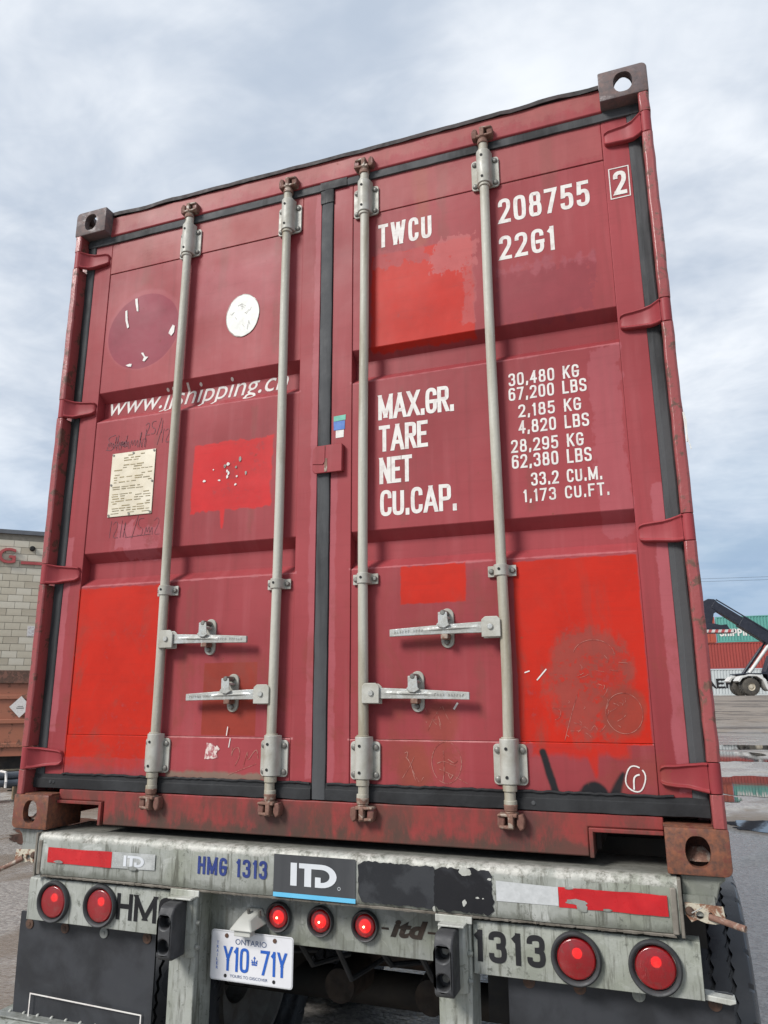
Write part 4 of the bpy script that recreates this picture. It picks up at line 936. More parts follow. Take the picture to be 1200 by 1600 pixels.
M_chas = simple('dark_chassis_steel', (0.022, 0.022, 0.022), (0.05, 0.042, 0.034), 0.75, 0, 5)
M_rustbolt = simple('rusty_bolt', (0.105, 0.055, 0.036), (0.06, 0.04, 0.03), 0.7, 0, 50)

BY = -0.005
# rear bolster: folded beam with rounded edges
prof = [(BY, -0.135), (BY, -0.030)] + [(BY + 0.024 - 0.024 * math.cos(R(a)), -0.030 + 0.024 * math.sin(R(a))) for a in (20, 40, 60, 80, 90)] + [(0.26, -0.006), (0.26, -0.148), (BY + 0.012, -0.148), (BY + 0.003, -0.144)]
bm = B(); n = 36; rings = []
for i in range(n + 1):
    x = -1.078 + 2.156 * i / n; j = 0.0012 * math.sin(x * 7) + rnd.uniform(-.0007, .0007)
    rings.append([bm.verts.new((x, y + (j if y < 0.05 else 0), z + (0.6 * j if y < 0.2 else 0))) for y, z in prof])
mm = len(prof)
for u, v_ in zip(rings, rings[1:]):
    for k in range(mm): bm.faces.new((u[k], u[(k + 1) % mm], v_[(k + 1) % mm], v_[k]))
bm.faces.new(rings[0]); bm.faces.new(rings[-1][::-1])
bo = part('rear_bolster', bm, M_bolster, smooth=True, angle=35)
for s in (1, -1):
    a, b_ = sorted((s * 1.0785, s * 1.0875)); obj('end_cap', bx(a, b_, -0.010, 0.20, -0.152, -0.008), M_grime, bo, bevel=0.002)
    a, b_ = sorted((s * 1.058, s * 1.074)); obj('weld_bead', bx(a, b_, -0.0085, 0.01, -0.146, -0.032), M_grime, bo, bevel=0.003)
bm = B()                                      # weld along the foot of the bolster
x = -1.06
while x < 1.06:
    w_ = rnd.uniform(0.008, 0.02); tube(bm, (x, 0.004, -0.150), (x + w_, 0.004, -0.150 + rnd.uniform(-.001, .001)), rnd.uniform(0.004, 0.007), rnd.uniform(0.003, 0.006), 6); x += w_
wb = obj('weld_bead', bm, M_grime, bo)
DY = BY - 0.0030
obj('reflective_tape', sheet(B(), ragged(-1.028, -0.7505, -0.104, -0.0535, 0.0008, 0.02, 2), DY), M_redtape, bo)
m, q, p = principled('worn_white_tape'); v = q.coord()
hx_ = q.voro(v, 170, 'F1', 0, 0.2); nn_ = q.noise(v, 25, 5)
q.put(p.inputs['Base Color'], q.mix(q.rng(hx_, 0.35, 0.5), (0.47, 0.48, 0.48), q.mix(q.rng(nn_, 0.4, 0.6), (0.30, 0.31, 0.30), (0.42, 0.43, 0.42)))); p.inputs['Roughness'].default_value = 0.35
M_worn = m
wt = obj('reflective_tape', sheet(B(), [(-0.7495, -0.103), (-0.572, -0.100), (-0.572, -0.0505), (-0.7495, -0.052)], DY), M_worn, bo)
M_pale = simple('pale_lettering', (0.62, 0.64, 0.66), (0.54, 0.56, 0.58), 0.4)

def itd(bm, x0, x1, z0, z1, y):
    """three block capitals: a bar, a T with a long right arm and an open D"""
    Wd, Hh = x1 - x0, z1 - z0; u = Wd / 2.15
    def P(a, b): return (x0 + a * u, z0 + b * Hh)
    sheet(bm, [P(0, 0), P(.30, 0), P(.30, 1), P(0, 1)], y)
    sheet(bm, [P(.40, .78), P(1.45, .78), P(1.45, 1), P(.40, 1)], y - .0001)
    sheet(bm, [P(.66, 0), P(.98, 0), P(.98, .80), P(.66, .80)], y - .0002)
    n = 12; o = [(1.45 + .70 * math.cos(R(90 - 180 * i / n)), .5 + .5 * math.sin(R(90 - 180 * i / n))) for i in range(n + 1)]
    i_ = [(1.45 + .38 * math.cos(R(90 - 180 * i / n)), .5 + .28 * math.sin(R(90 - 180 * i / n))) for i in range(n + 1)]
    ov = [bm.verts.new((P(*a)[0], y - .0003, P(*a)[1])) for a in o]; iv = [bm.verts.new((P(*a)[0], y - .0003, P(*a)[1])) for a in i_]
    for a in range(n): bm.faces.new((ov[a], ov[a + 1], iv[a + 1], iv[a]))
    sheet(bm, [P(1.16, 0), P(1.46, 0), P(1.46, .22), P(1.42, .22), P(1.42, .44), P(1.16, .44)], y - .0004)
bm = B(); itd(bm, -0.700, -0.615, -0.095, -0.060, DY - 0.0012); obj('lettering', bm, M_pale, bo)
letters('lettering', 'HMG 1313', -0.404, -0.147, -0.098, -0.044, DY, M_navy, bo, 0.17, 0.85)
pn = obj('name_panel', sheet(B(), [(-0.123, -0.130), (0.157, -0.130), (0.157, -0.020), (-0.123, -0.020)], DY), M_charcoal, bo)
bm = B(); itd(bm, -0.063, 0.095, -0.108, -0.042, DY - 0.0012); obj('lettering', bm, M_pale, bo)
bm = B(); stroke(bm, [(0.103 + 0.0045 * math.cos(R(a)), -0.106 + 0.0045 * math.sin(R(a))) for a in range(0, 360, 30)], 0.0012, DY - 0.0012, True); obj('lettering', bm, M_pale, bo)
obj('blue_stripe', sheet(B(), [(-0.123, -0.1435), (0.157, -0.1435), (0.157, -0.1305), (-0.123, -0.1305)], DY), M_sky, bo)
obj('black_patch', sheet(B(), ragged(0.166, 0.415, -0.136, -0.0225, 0.0022, 0.007, 9, 0.012), DY - 0.0002), simple('grey_black_patch', (0.036, 0.038, 0.042), (0.020, 0.021, 0.024), 0.45, 0, 6, bump=0.3, bscale=25, lo=0.47, hi=0.53, spec=0.25), bo)
obj('black_patch', sheet(B(), ragged(0.408, 0.580, -0.138, -0.0225, 0.0036, 0.006, 12, 0.010), DY - 0.0006), simple('black_patch_dark', (0.012, 0.012, 0.014), (0.028, 0.029, 0.033), 0.45, 0, 6, bump=0.3, bscale=25, lo=0.52, hi=0.58, spec=0.25), bo)
for k, (a, b_, rx, rz) in enumerate(((0.497, -0.112, 0.006, 0.009), (0.535, -0.097, 0.006, 0.003), (0.552, -0.098, 0.003, 0.0015), (0.500, -0.031, 0.017, 0.009), (0.405, -0.138, 0.004, 0.007), (0.572, -0.046, 0.005, 0.003))):
    obj('paint_chip', sheet(B(), blob(a, b_, rx, rz, 0.25, 16, 30 + k), DY - 0.0014), M_galvL, bo)
obj('reflective_tape', sheet(B(), [(0.590, -0.101), (0.7645, -0.100), (0.7645, -0.0525), (0.590, -0.048)], DY), M_whtape, bo)
obj('reflective_tape', sheet(B(), ragged(0.7655, 1.050, -0.103, -0.0515, 0.0009, 0.02, 21), DY), M_redtape, bo)
for k, (a, b_, rx, rz) in enumerate(((0.812, -0.086, 0.030, 0.007), (0.829, -0.098, 0.014, 0.010), (0.795, -0.0535, 0.012, 0.003), (0.895, -0.1, 0.012, 0.003), (-0.975, -0.098, 0.018, 0.005), (-0.66, -0.099, 0.02, 0.006))):
    obj('tape_tear', sheet(B(), blob(a, b_, rx, rz, 0.18, 20, 50 + k), DY - 0.0010 - 0.0003 * k - 0.0012 * (a < -0.6)), M_galv2, bo)

# light panels left and right, middle panel
TY = 0.017
for s in (1, -1):
    a, b_ = sorted((s * 0.513, s * 1.121))
    pr_ = [(TY, -0.301), (TY, -0.172), (TY + 0.004, -0.164), (TY + 0.05, -0.1625), (TY + 0.05, -0.1665), (TY + 0.009, -0.168), (TY + 0.006, -0.173), (TY + 0.006, -0.301)]
    lp = part('light_panel', extr_x(B(), pr_, a, b_), M_galv, bevel=0.001)
    obj('panel_return', bx(a + 0.001, b_ - 0.001, TY + 0.0065, 0.09, -0.3005, -0.296), M_galv2, lp)
    if s > 0: letters('lettering', '1313', 0.514, 0.717, -0.268, -0.186, TY - 0.0015, M_black, lp, 0.18, 0.80)
    else: letters('lettering', 'HMG', -0.734, -0.498, -0.268, -0.186, TY - 0.0015, M_black, lp, 0.18, 0.46)
mp = part('middle_panel', bx(-0.408, 0.412, 0.085, 0.091, -0.305, -0.150), M_galv2, bevel=0.002)
M_cut = simple('cut_out', (0.045, 0.030, 0.022), (0.02, 0.016, 0.013), 0.8, 0, 30)
type_text('lettering', 'itd', 0.236, 0.358, -0.251, -0.199, 0.0838, M_cut, mp, 0.05, 0.30, 1.05)
for a, b_ in ((0.207, 0.231), (0.356, 0.392)): obj('lettering', sheet(B(), [(a, -0.232), (b_, -0.232), (b_, -0.226), (a, -0.226)], 0.0838), M_cut, mp)

# lamps
m, q, p = principled('red_lamp_lens'); v = q.coord()
rd = q.voro(v, 240, 'F1', 0, 0.0)
p.inputs['Base Color'].default_value = (0.60, 0.012, 0.020, 1); p.inputs['Transmission Weight'].default_value = 0.72; p.inputs['Roughness'].default_value = 0.32; p.inputs['IOR'].default_value = 1.45
q.put(p.inputs['Normal'], q.bump(rd, 0.25, 0.002)); p.inputs['Coat Weight'].default_value = 0.5; q.put(p.inputs['Base Color'], q.mix(q.rng(q.noise(v, 45, 5, 0.7), 0.50, 0.72, 0, 0.55), (0.60, 0.012, 0.020), (0.30, 0.10, 0.09))); M_lens = m
M_refl = simple('lamp_reflector', (0.45, 0.04, 0.045), (0.28, 0.02, 0.025), 0.3, 0.4, 60)
m, q, p = principled('glowing_filament'); p.inputs['Base Color'].default_value = (0.8, 0.1, 0.08, 1); p.inputs['Emission Color'].default_value = (1, 0.10, 0.06, 1); p.inputs['Emission Strength'].default_value = 0.9; M_glow = m
m, q, p = principled('bright_diode'); p.inputs['Emission Color'].default_value = (1, 0.55, 0.25, 1); p.inputs['Emission Strength'].default_value = 6; M_led = m
def lamp(x, z, y, r, small=False):
    bm = B(); lathe_y(bm, x, z, [(r * .98, y), (r, y - .004), (r * .99, y - .012), (r * .93, y - .017), (r * .86, y - .016), (r * .80, y - .006), (r * .78, y + .004)], 44)
    o = part('tail_lamp', bm, M_rubber, smooth=True, angle=60)
    rl = r * (0.74 if not small else 0.70)
    prl = [(rl * 1.05, y + .002), (rl, y - .009)]
    for k in range(1, 19):
        f_ = 1 - k / 19; prl.append((rl * f_ * .97, y - .0095 - .0070 * (1 - f_ * f_) - (.0007 if k % 2 else 0)))
    prl.append((0, y - .0168))
    bm = B(); lathe_y(bm, x, z, prl, 40); obj('lens', bm, M_lens, o, smooth=True, angle=60)
    bm = B(); lathe_y(bm, x, z, [(rl * .98, y - .004), (rl * .75, y + .004), (rl * .4, y + .0065), (0, y + .007)], 30); obj('reflector', bm, M_refl, o, smooth=True)
    if small:
        bm = B(); lathe_y(bm, x, z, [(0.0030, y - .0172), (0.0026, y - .0192), (0, y - .0200)], 12); obj('diode', bm, M_led, o)
        bm = B(); lathe_y(bm, x, z, [(rl * .60, y - .0030), (rl * .3, y - .0035), (0, y - .0036)], 20); obj('bulb', bm, M_glow, o)
    else:
        bm = B(); lathe_y(bm, x + 0.003, z + 0.013, [(rl * .38, y + .0025), (rl * .22, y + .0005), (0, y - .0005)], 20); obj('bulb', bm, M_glow, o)
for x, z in ((-1.001, -0.234), (-0.799, -0.231), (0.801, -0.233), (1.005, -0.234)): lamp(x, z, TY - 0.001, 0.0685)
for x in (-0.146, 0.003, 0.155): lamp(x, -0.2265, 0.084, 0.0455, True)

# number plate, its lamp
M_np = simple('number_plate_white', (0.66, 0.66, 0.68), (0.60, 0.60, 0.62), 0.35, 0, 10)
M_npb = simple('number_plate_blue', (0.012, 0.085, 0.38), (0.02, 0.10, 0.42), 0.4)
def rrect(x0, x1, z0, z1, r, n=5):
    pts = []
    for cx_, cz_, a0 in ((x1 - r, z1 - r, 0), (x0 + r, z1 - r, 90), (x0 + r, z0 + r, 180), (x1 - r, z0 + r, 270)):
        pts += [(cx_ + r * math.cos(R(a0 + 90 * k / n)), cz_ + r * math.sin(R(a0 + 90 * k / n))) for k in range(n + 1)]
    return pts
npl = part('number_plate', prism(B(), rrect(-0.380, -0.080, -0.424, -0.276, 0.010), 0.0580, 0.0600), M_np, bevel=0.0006)
bm = B(); stroke(bm, rrect(-0.377, -0.083, -0.421, -0.279, 0.009), 0.0022, 0.0570, True); obj('plate_rim', bm, M_whtape, npl)
def plate_word(txt, x0, x1): return letters('lettering', txt, x0, x1, -0.3935, -0.3225, 0.0568, M_npb, npl, 0.125, 0.55)
plate_word('Y10', -0.331, -0.237); plate_word('71Y', -0.196, -0.102)
bm = B(); sheet(bm, [(-0.227, -0.369), (-0.207, -0.369), (-0.207, -0.3655), (-0.227, -0.3655)], 0.0568); 
for a, b_ in ((-0.227, .012), (-0.217, .016), (-0.207, .012)): stroke(bm, [(-0.217 + (a + .217) * .5, -0.365), (a, -0.365 + b_)], 0.003, 0.0566)
stroke(bm, [(-0.217, -0.352), (-0.217, -0.343)], 0.0025, 0.0564); stroke(bm, [(-0.221, -0.3475), (-0.213, -0.3475)], 0.0025, 0.0562); stroke(bm, [(-0.228, -0.362), (-0.217, -0.3575), (-0.206, -0.362)], 0.0025, 0.0560); obj('crown_emblem', bm, M_npb, npl)
M_npg = simple('number_plate_small_print', (0.08, 0.12, 0.24), None, 0.5)
type_text('lettering', 'ONTARIO', -0.289, -0.175, -0.3145, -0.298, 0.0570, M_npg, npl, 0.0)
type_text('lettering', 'YOURS TO DISCOVER', -0.305, -0.168, -0.411, -0.4025, 0.0570, M_npg, npl, 0.0)
for k, c in enumerate('TRAILER'): type_text('lettering', c, -0.3575 if c != 'I' else -0.3545, -0.3505 if c != 'I' else -0.3533, -0.3185 - k * 0.0122, -0.3100 - k * 0.0122, 0.0570, M_npb, npl, 0.01)
for x, z in ((-0.322, -0.2915), (-0.146, -0.2915), (-0.322, -0.4085), (-0.146, -0.4085)):
    bm = B(); disc_y(bm, x, z, 0.0560 if z > -.35 else 0.0569, 0.0579, 0.0068 if z > -.35 else 0.0055, 12); obj('plate_screw', bm, M_rustbolt if z > -.35 else M_hole, npl)
bm = B()                                       # hooded plate lamp
v0 = [(-0.290, 0.010, -0.262), (-0.205, 0.010, -0.262), (-0.186, 0.084, -0.252), (-0.283, 0.084, -0.252)]
v1 = [(-0.268, 0.030, -0.232), (-0.226, 0.030, -0.232), (-0.206, 0.084, -0.206), (-0.258, 0.084, -0.206)]
a = [bm.verts.new(p_) for p_ in v0]; b_ = [bm.verts.new(p_) for p_ in v1]
bm.faces.new(a[::-1]); bm.faces.new(b_)
for i in range(4): bm.faces.new((a[i], a[(i + 1) % 4], b_[(i + 1) % 4], b_[i]))
M_lampg = simple('grey_plastic', (0.40, 0.40, 0.37), (0.34, 0.34, 0.31), 0.45)
hl = part('plate_lamp', bm, M_lampg, bevel=0.004)
obj('lamp_window', bx(-0.274, -0.214, 0.018, 0.050, -0.279, -0.2615), simple('frosted_window', (0.52, 0.52, 0.48), None, 0.3), hl, bevel=0.003)
for x in (-0.243, -0.204):
    bm = B(); tube(bm, (x, 0.060, -0.225), (x, 0.052, -0.206), 0.0055, n=10); obj('screw', bm, M_bolt, hl)

# bumper posts, rubber buffers and brackets
for s in (1, -1):
    xa, xb = (0.412, 0.510) if s > 0 else (-0.500, -0.402)
    po = part('bumper_post', bx(xa, xb, 0.0, 0.104, -0.76, -0.1485), M_galv, bevel=0.004)
    obj('post_flange', bx(xa - 0.006, xb + 0.006, -0.0055, -0.0005, -0.170, -0.1500), M_galvL, po, bevel=0.002)
    bu0, bu1 = (0.428, 0.482) if s > 0 else (-0.482, -0.428); br0, br1 = (0.424, 0.503) if s > 0 else (-0.489, -0.398)
    prf = [(-0.100, -0.325), (-0.100, -0.205), (-0.088, -0.182), (-0.070, -0.176), (-0.020, -0.176), (-0.020, -0.336), (-0.088, -0.336)]
    body = extr_x(B(), prf, bu0 if s < 0 else bu0, bu1)
    cutters = []
    xc = (bu0 + bu1) / 2 - 0.003
    for zc in (-0.226, -0.296):
        c = B(); disc_y(c, xc, zc, -0.14, -0.055, 0.021, 20); cutters.append(c)
    me = boolean_mesh(body, cutters); bmx = B(); bmx.from_mesh(me)
    bu = part('rubber_buffer', bmx, M_rubber, bevel=0.006, smooth=True, angle=40)
    for zc in (-0.226, -0.296):
        bm = B(); disc_y(bm, xc, zc, -0.064, -0.0555, 0.011, 6); obj('bolt', bm, M_bolt, bu)
    bk = part('buffer_bracket', extr_z(B(), [(br0, -0.0195), (br1 - 0.012, -0.0195), (br1, -0.0100), (br1, -0.0007), (br0, -0.0007)], -0.345, -0.172), M_galv, bevel=0.002)
    obj('bracket_top', bx(br0 + 0.001, br1 - 0.002, -0.045, -0.0008, -0.1715, -0.166), M_galvL, bk, bevel=0.0015)
    for z in (-0.245, -0.315):
        bm = B(); tube(bm, (br1 + 0.0005, -0.006, z), (br1 + 0.013, -0.006, z), 0.008, 0.006, 8); obj('bolt', bm, M_galv2, bk)

# mud flaps
for s in (1, -1):
    a, b_ = sorted((s * 0.600, s * 1.190)); bm = B(); nx, nz = 12, 10; gr_ = []
    for i in range(nx + 1):
        col_ = []
        for j in range(nz + 1):
            x = a + (b_ - a) * i / nx; z = -0.292 - 0.80 * j / nz; y = 0.064 + 0.010 * math.sin(x * 6 + j * .4) * j / nz + 0.02 * (j / nz) ** 2
            col_.append((bm.verts.new((x, y, z)), bm.verts.new((x, y + 0.008, z))))
        gr_.append(col_)
    for i in range(nx):
        for j in range(nz):
            for w_ in (0, 1): bm.faces.new((gr_[i][j][w_], gr_[i + 1][j][w_], gr_[i + 1][j + 1][w_], gr_[i][j + 1][w_]))
    for j in range(nz):
        for i in (0, nx): bm.faces.new((gr_[i][j][0], gr_[i][j + 1][0], gr_[i][j + 1][1], gr_[i][j][1]))
    for i in range(nx): bm.faces.new((gr_[i][0][0], gr_[i + 1][0][0], gr_[i + 1][0][1], gr_[i][0][1])); bm.faces.new((gr_[i][nz][0], gr_[i + 1][nz][0], gr_[i + 1][nz][1], gr_[i][nz][1]))
    fp = part('mud_flap', bm, M_flap, smooth=True)
    for x in ((0.66, 0.80, 0.955, 1.145) if s > 0 else (-1.145, -0.985, -0.815, -0.635)):
        bm = B(); lathe_y(bm, x, -0.325 + 0.005 * s, [(0, 0.0575), (0.006, 0.0575), (0.0062, 0.0595), (0.017, 0.0605), (0.0175, 0.0635)], 16); obj('bolt', bm, M_rustbolt if abs(x) != 0.815 and x != .955 else M_galv2, fp)
    if s < 0:
        bm = B(); stroke(bm, [(-1.107, -0.70), (-1.106, -0.548), (-0.636, -0.560), (-0.637, -0.70)], 0.0045, 0.0560); obj('white_outline', bm, M_white, fp)
    hp = part('flap_hanger', bx(a + 0.01, b_ - 0.01, 0.0735, 0.085, -0.34, -0.2955), M_galv2)
sp = part('flap_stay', bm := prism(B(), [(1.1215, -0.290), (1.195, -0.296), (1.195, -0.304), (1.18, -0.309), (1.1215, -0.303)], 0.030, 0.075), M_galvL, bevel=0.002)

# under-run bumper with stepped tread
bar_p = [(-0.005, -0.735), (-0.012, -0.725), (-0.012, -0.645), (-0.004, -0.632), (0.020, -0.628), (0.150, -0.624), (0.150, -0.735)]
ub = part('underrun_bumper', extr_x(B(), bar_p, -1.255, 1.255), M_galv, bevel=0.004)
obj('reflective_tape', sheet(B(), [(-1.25, -0.715), (-1.02, -0.715), (-1.02, -0.655), (-1.25, -0.655)], -0.0140), M_redtape, ub)
obj('reflective_tape', sheet(B(), [(-1.019, -0.715), (-0.80, -0.715), (-0.80, -0.655), (-1.019, -0.655)], -0.0140), M_whtape, ub)
obj('tread_plate', bx(-1.245, -0.62, 0.030, 0.148, -0.6255, -0.6195), M_galv2, ub, bevel=0.002)
for i in range(9):
    for j in range(2):
        x = -1.20 + i * 0.062 + j * 0.03; y = 0.068 + j * 0.045
        bm = B(); tube(bm, (x, y, -0.6193), (x + 0.004, y, -0.6125), 0.006, 0.003, 8); obj('tread_stud', bm, M_galvL, ub)

# twist-locks at the bolster ends
for s in (1, -1):
    bm = B(); pts = [(1.089, -0.002), (1.200, -0.002), (1.200, -0.012), (1.186, -0.022), (1.172, -0.070), (1.089, -0.074)]
    prism(bm, [(s * x, z) for x, z in pts], 0.022, 0.150)
    tw = part('twist_lock', bm, M_galv2, bevel=0.004)
    bm = B(); lathe = []
    tube(bm, (s * 1.138, 0.089, -0.001), (s * 1.138, 0.089, 0.030), 0.024, 0.024, 16); tube(bm, (s * 1.138, 0.075, 0.030), (s * 1.138, 0.075, 0.062), 0.046, 0.016, 16)
    obj('lock_head', bm, M_cam, tw, smooth=True, angle=40)
    y0 = 0.004
    pl_ = [(1.092, -0.068), (1.186, -0.072), (1.190, -0.108), (1.164, -0.115), (1.142, -0.114), (1.120, -0.107), (1.106, -0.114), (1.094, -0.098)]
    cut = []
    for cx_, cz_, r_ in ((1.128, -0.096, 0.010), (1.154, -0.092, 0.005)):
        c = B(); disc_y(c, s * cx_, cz_, -0.02, 0.05, r_, 14); cut.append(c)
    me = boolean_mesh(prism(B(), [(s * x, z) for x, z in pl_], y0, y0 + 0.008), cut); bmx = B(); bmx.from_mesh(me)
    obj('lock_plate', bmx, rusty('chipped_lock_plate', (0.46, 0.42, 0.33), (0.16, 0.07, 0.04), (0.24, 0.12, 0.07), 0.42, 0.6, 0, 34), tw, bevel=0.001)
    bm = B(); 
    if s > 0: path_tube(bm, [(1.150, 0.006, -0.098), (1.185, -0.006, -0.104), (1.214, -0.024, -0.108), (1.232, -0.034, -0.110)], 0.0085, 10)
    else: path_tube(bm, [(-1.150, 0.002, -0.100), (-1.170, -0.010, -0.112), (-1.196, -0.030, -0.126), (-1.212, -0.040, -0.134)], 0.0080, 10)
    obj('lock_handle', bm, M_cam, tw, smooth=True)
    bm = B(); lathe_y(bm, s * 1.103, -0.087, [(0, y0 - .010), (.008, y0 - .009), (.011, y0 - .004), (.011, y0 - .0004)], 12); obj('bolt', bm, M_rustbolt, tw, smooth=True)
    if s > 0:
        bm = B(); path_tube(bm, [(1.108, -0.012, -0.088), (1.118, -0.014, -0.082), (1.134, -0.014, -0.073)], 0.0015, 6); obj('split_pin', bm, M_handle, tw)
    obj('lock_block', bx(min(s * 1.09, s * 1.168), max(s * 1.09, s * 1.168), 0.0125, 0.0215, -0.10, -0.05), M_galv2, tw)

# main frame, suspension, axles and wheels
for s in (1, -1):
    part('frame_rail', bx(min(s * 0.42, s * 0.52), max(s * 0.42, s * 0.52), 0.262, 6.6, -0.36, -0.02), M_chas)
    part('suspension_hanger', bx(min(s * 0.43, s * 0.51), max(s * 0.43, s * 0.51), 0.55, 2.9, -0.62, -0.362), M_chas)
    part('leaf_spring', extr_x(B(), [(0.55, -0.58), (1.05, -0.66), (1.55, -0.58), (1.55, -0.62), (1.05, -0.72), (0.55, -0.62)], min(s * 0.53, s * 0.60), max(s * 0.53, s * 0.60)), M_chas)
part('pocket_light_blocker', bx(-1.15, 1.15, 0.455, 0.47, -0.30, 0.0115), M_chas)  # added dark plate, stops light showing through the sill pockets
for y in (0.5, 1.75, 3.0, 4.6): part('cross_beam', bx(-0.419, 0.419, y, y + 0.10, -0.34, -0.06), M_chas)
part('front_bolster', bx(-1.1, 1.1, 5.75, 6.02, -0.15, -0.006), M_chas)
bm = B(); tube(bm, (-0.20, 0.95, -0.50), (0.28, 0.95, -0.50), 0.12, n=20); part('air_tank', bm, simple('tank_paint', (0.03, 0.028, 0.026), (0.07, 0.045, 0.032), 0.5, 0, 9), smooth=True)
M_mud = simple('muddy_steel', (0.055, 0.040, 0.030), (0.025, 0.020, 0.017), 0.85, 0, 18)
for x in (-0.16, 0.20): bm = B(); part('brake_chamber', tube(bm, (x, 0.80, -0.60), (x, 0.62, -0.60), 0.075, 0.06, 18), M_mud, smooth=True)
for k in range(5): bm = B(); part('air_hose', path_tube(bm, [(-0.36 + .15 * k, 0.30, -0.32), (-0.33 + .15 * k, 0.42, -0.44 - .03 * (k % 3)), (-0.25 + .14 * k, 0.60, -0.48)], 0.010, 7), M_rubber, smooth=True)

AX = [(0.96, -0.710), (2.25, -0.710)]
TR, TW = 0.530, 0.290
def tyre_mesh():
    bm = B(); n = 288; half = TW / 2
    # across the tread: (offset, radius, zigzag) ; grooves are narrow and deep
    cols = [(-half + .045, TR - .215, 0), (-half + .012, TR - .17, 0), (-half, TR - .10, 0), (-half + .003, TR - .045, 0), (-half + .010, TR - .012, 0)]
    cols += [(-half + .022, TR - .002, 0)]
    for c in (-0.105, -0.045, 0.015, 0.075): cols += [(c - .0062, TR - .0006, 1), (c - .0056, TR - .018, 1), (c + .0056, TR - .018, 1), (c + .0062, TR - .0006, 1)]
    cols += [(half - .026, TR - .0018, 3), (half - .018, TR - .003, 2), (half - .010, TR - .014, 2), (half - .002, TR - .05, 0), (half, TR - .10, 0), (half - .012, TR - .17, 0), (half - .045, TR - .215, 0)]
    rings = []
    for i in range(n):
        a = 2 * math.pi * i / n; zz = 0.0048 * (1, 0.2, -1, -0.2)[i % 4]
        rings.append([bm.verts.new((x + (zz if z_ == 1 else 0), (r_ - (0.011 if z_ == 2 and i % 9 == 0 else 0.004 if z_ == 3 and i % 27 == 0 else 0)) * math.cos(a), (r_ - (0.011 if z_ == 2 and i % 9 == 0 else 0.004 if z_ == 3 and i % 27 == 0 else 0)) * math.sin(a))) for x, r_, z_ in cols])
    gro = []
    for i in range(n):
        u, v_ = rings[i], rings[(i + 1) % n]
        for k in range(len(cols) - 1): bm.faces.new((u[k], u[k + 1], v_[k + 1], v_[k]))
    bmesh.ops.recalc_face_normals(bm, faces=bm.faces)
    me = bpy.data.meshes.new('tyre'); bm.to_mesh(me); bm.free(); return me
tm = tyre_mesh()
rim_bm = B()
rim_prof = [(0.295, -.11), (0.285, -.105), (0.275, -.06), (0.20, -.02), (0.13, -.015), (0.12, .08), (0.0, .08)]
rings = [[rim_bm.verts.new((x, r_ * math.cos(2 * math.pi * i / 36), r_ * math.sin(2 * math.pi * i / 36))) for i in range(36)] for r_, x in rim_prof[:-1]]
for u, v_ in zip(rings, rings[1:]):
    for i in range(36): rim_bm.faces.new((u[i], u[(i + 1) % 36], v_[(i + 1) % 36], v_[i]))
rim_bm.faces.new(rings[-1]); rm = bpy.data.meshes.new('rim'); bmesh.ops.recalc_face_normals(rim_bm, faces=rim_bm.faces); rim_bm.to_mesh(rm); rim_bm.free(); rm.materials.append(simple('steel_rim', (0.32, 0.32, 0.31), (0.2, 0.18, 0.16), 0.5, 0.2, 12))
tm.materials.append(M_tyre)
for p_ in tm.polygons: p_.use_smooth = True
try: tm.set_sharp_from_angle(angle=R(28))
except Exception: pass
for ay, az in AX:
    bm = B(); tube(bm, (-1.0, ay, az), (1.0, ay, az), 0.065, n=18); part('axle', bm, M_chas, smooth=True)
    for s in (1, -1):
        for off in (1.140, 0.800):
            wh_ = bpy.data.objects.new('wheel', None); COL.objects.link(wh_); wh_.parent = CH; wh_.location = (s * off, ay, az + ZB)
            o = bpy.data.objects.new('tyre', tm); COL.objects.link(o); o.parent = wh_; o.rotation_euler = (R(11), 0, 0)
            o = bpy.data.objects.new('rim', rm); COL.objects.link(o); o.parent = wh_
            if s < 0: o.rotation_euler = (0, 0, math.pi)
# landing legs in front so that the trailer stands by itself, and the coupling beam
for s in (1, -1): part('landing_leg', bx(min(s * 0.36, s * 0.46), max(s * 0.36, s * 0.46), 4.9, 5.0, -ZB + 0.002, -0.365), M_chas)

# ------------------------------------------------------------------ yard behind: left side
CAMP = Vector((1.0811, -2.2976))
def polar(az, dist): return (CAMP.x + dist * math.sin(R(az)), CAMP.y + dist * math.cos(R(az)))
bx0, by0 = polar(-46.3, 24.0)
WALL = empty('block_warehouse', (bx0, by0, 0), R(46.3 - 4), 'pale concrete block warehouse wall with red letters at the far left', 'building')
M_block = simple('concrete_block', (0.56, 0.51, 0.40), (0.46, 0.41, 0.32), 0.85, 0, 1.3, bump=0.4, bscale=40)
M_blockb = simple('concrete_block_pale', (0.62, 0.58, 0.48), (0.54, 0.49, 0.39), 0.85, 0, 1.3, bump=0.4, bscale=40)
M_blockc = simple('concrete_block_dark', (0.42, 0.37, 0.28), (0.48, 0.43, 0.34), 0.85, 0, 1.3, bump=0.4, bscale=40)
M_mortar = simple('mortar', (0.30, 0.27, 0.22), None, 0.9)
WH = 6.38
obj('wall', bx(-13, 13, 0.02, 0.40, 0, WH), M_mortar, WALL)
bms = {}
for nm, mt in (('a', M_block), ('b', M_blockb), ('c', M_blockc)):
    b_ = bx(-0.195, 0.195, -0.012, 0.0195, -0.0945, 0.0945); me = bpy.data.meshes.new('block'); bmesh.ops.recalc_face_normals(b_, faces=b_.faces); b_.to_mesh(me); b_.free(); me.materials.append(mt); bms[nm] = me
r5 = random.Random(11); rest = B(); rows = 31; cnt = 0
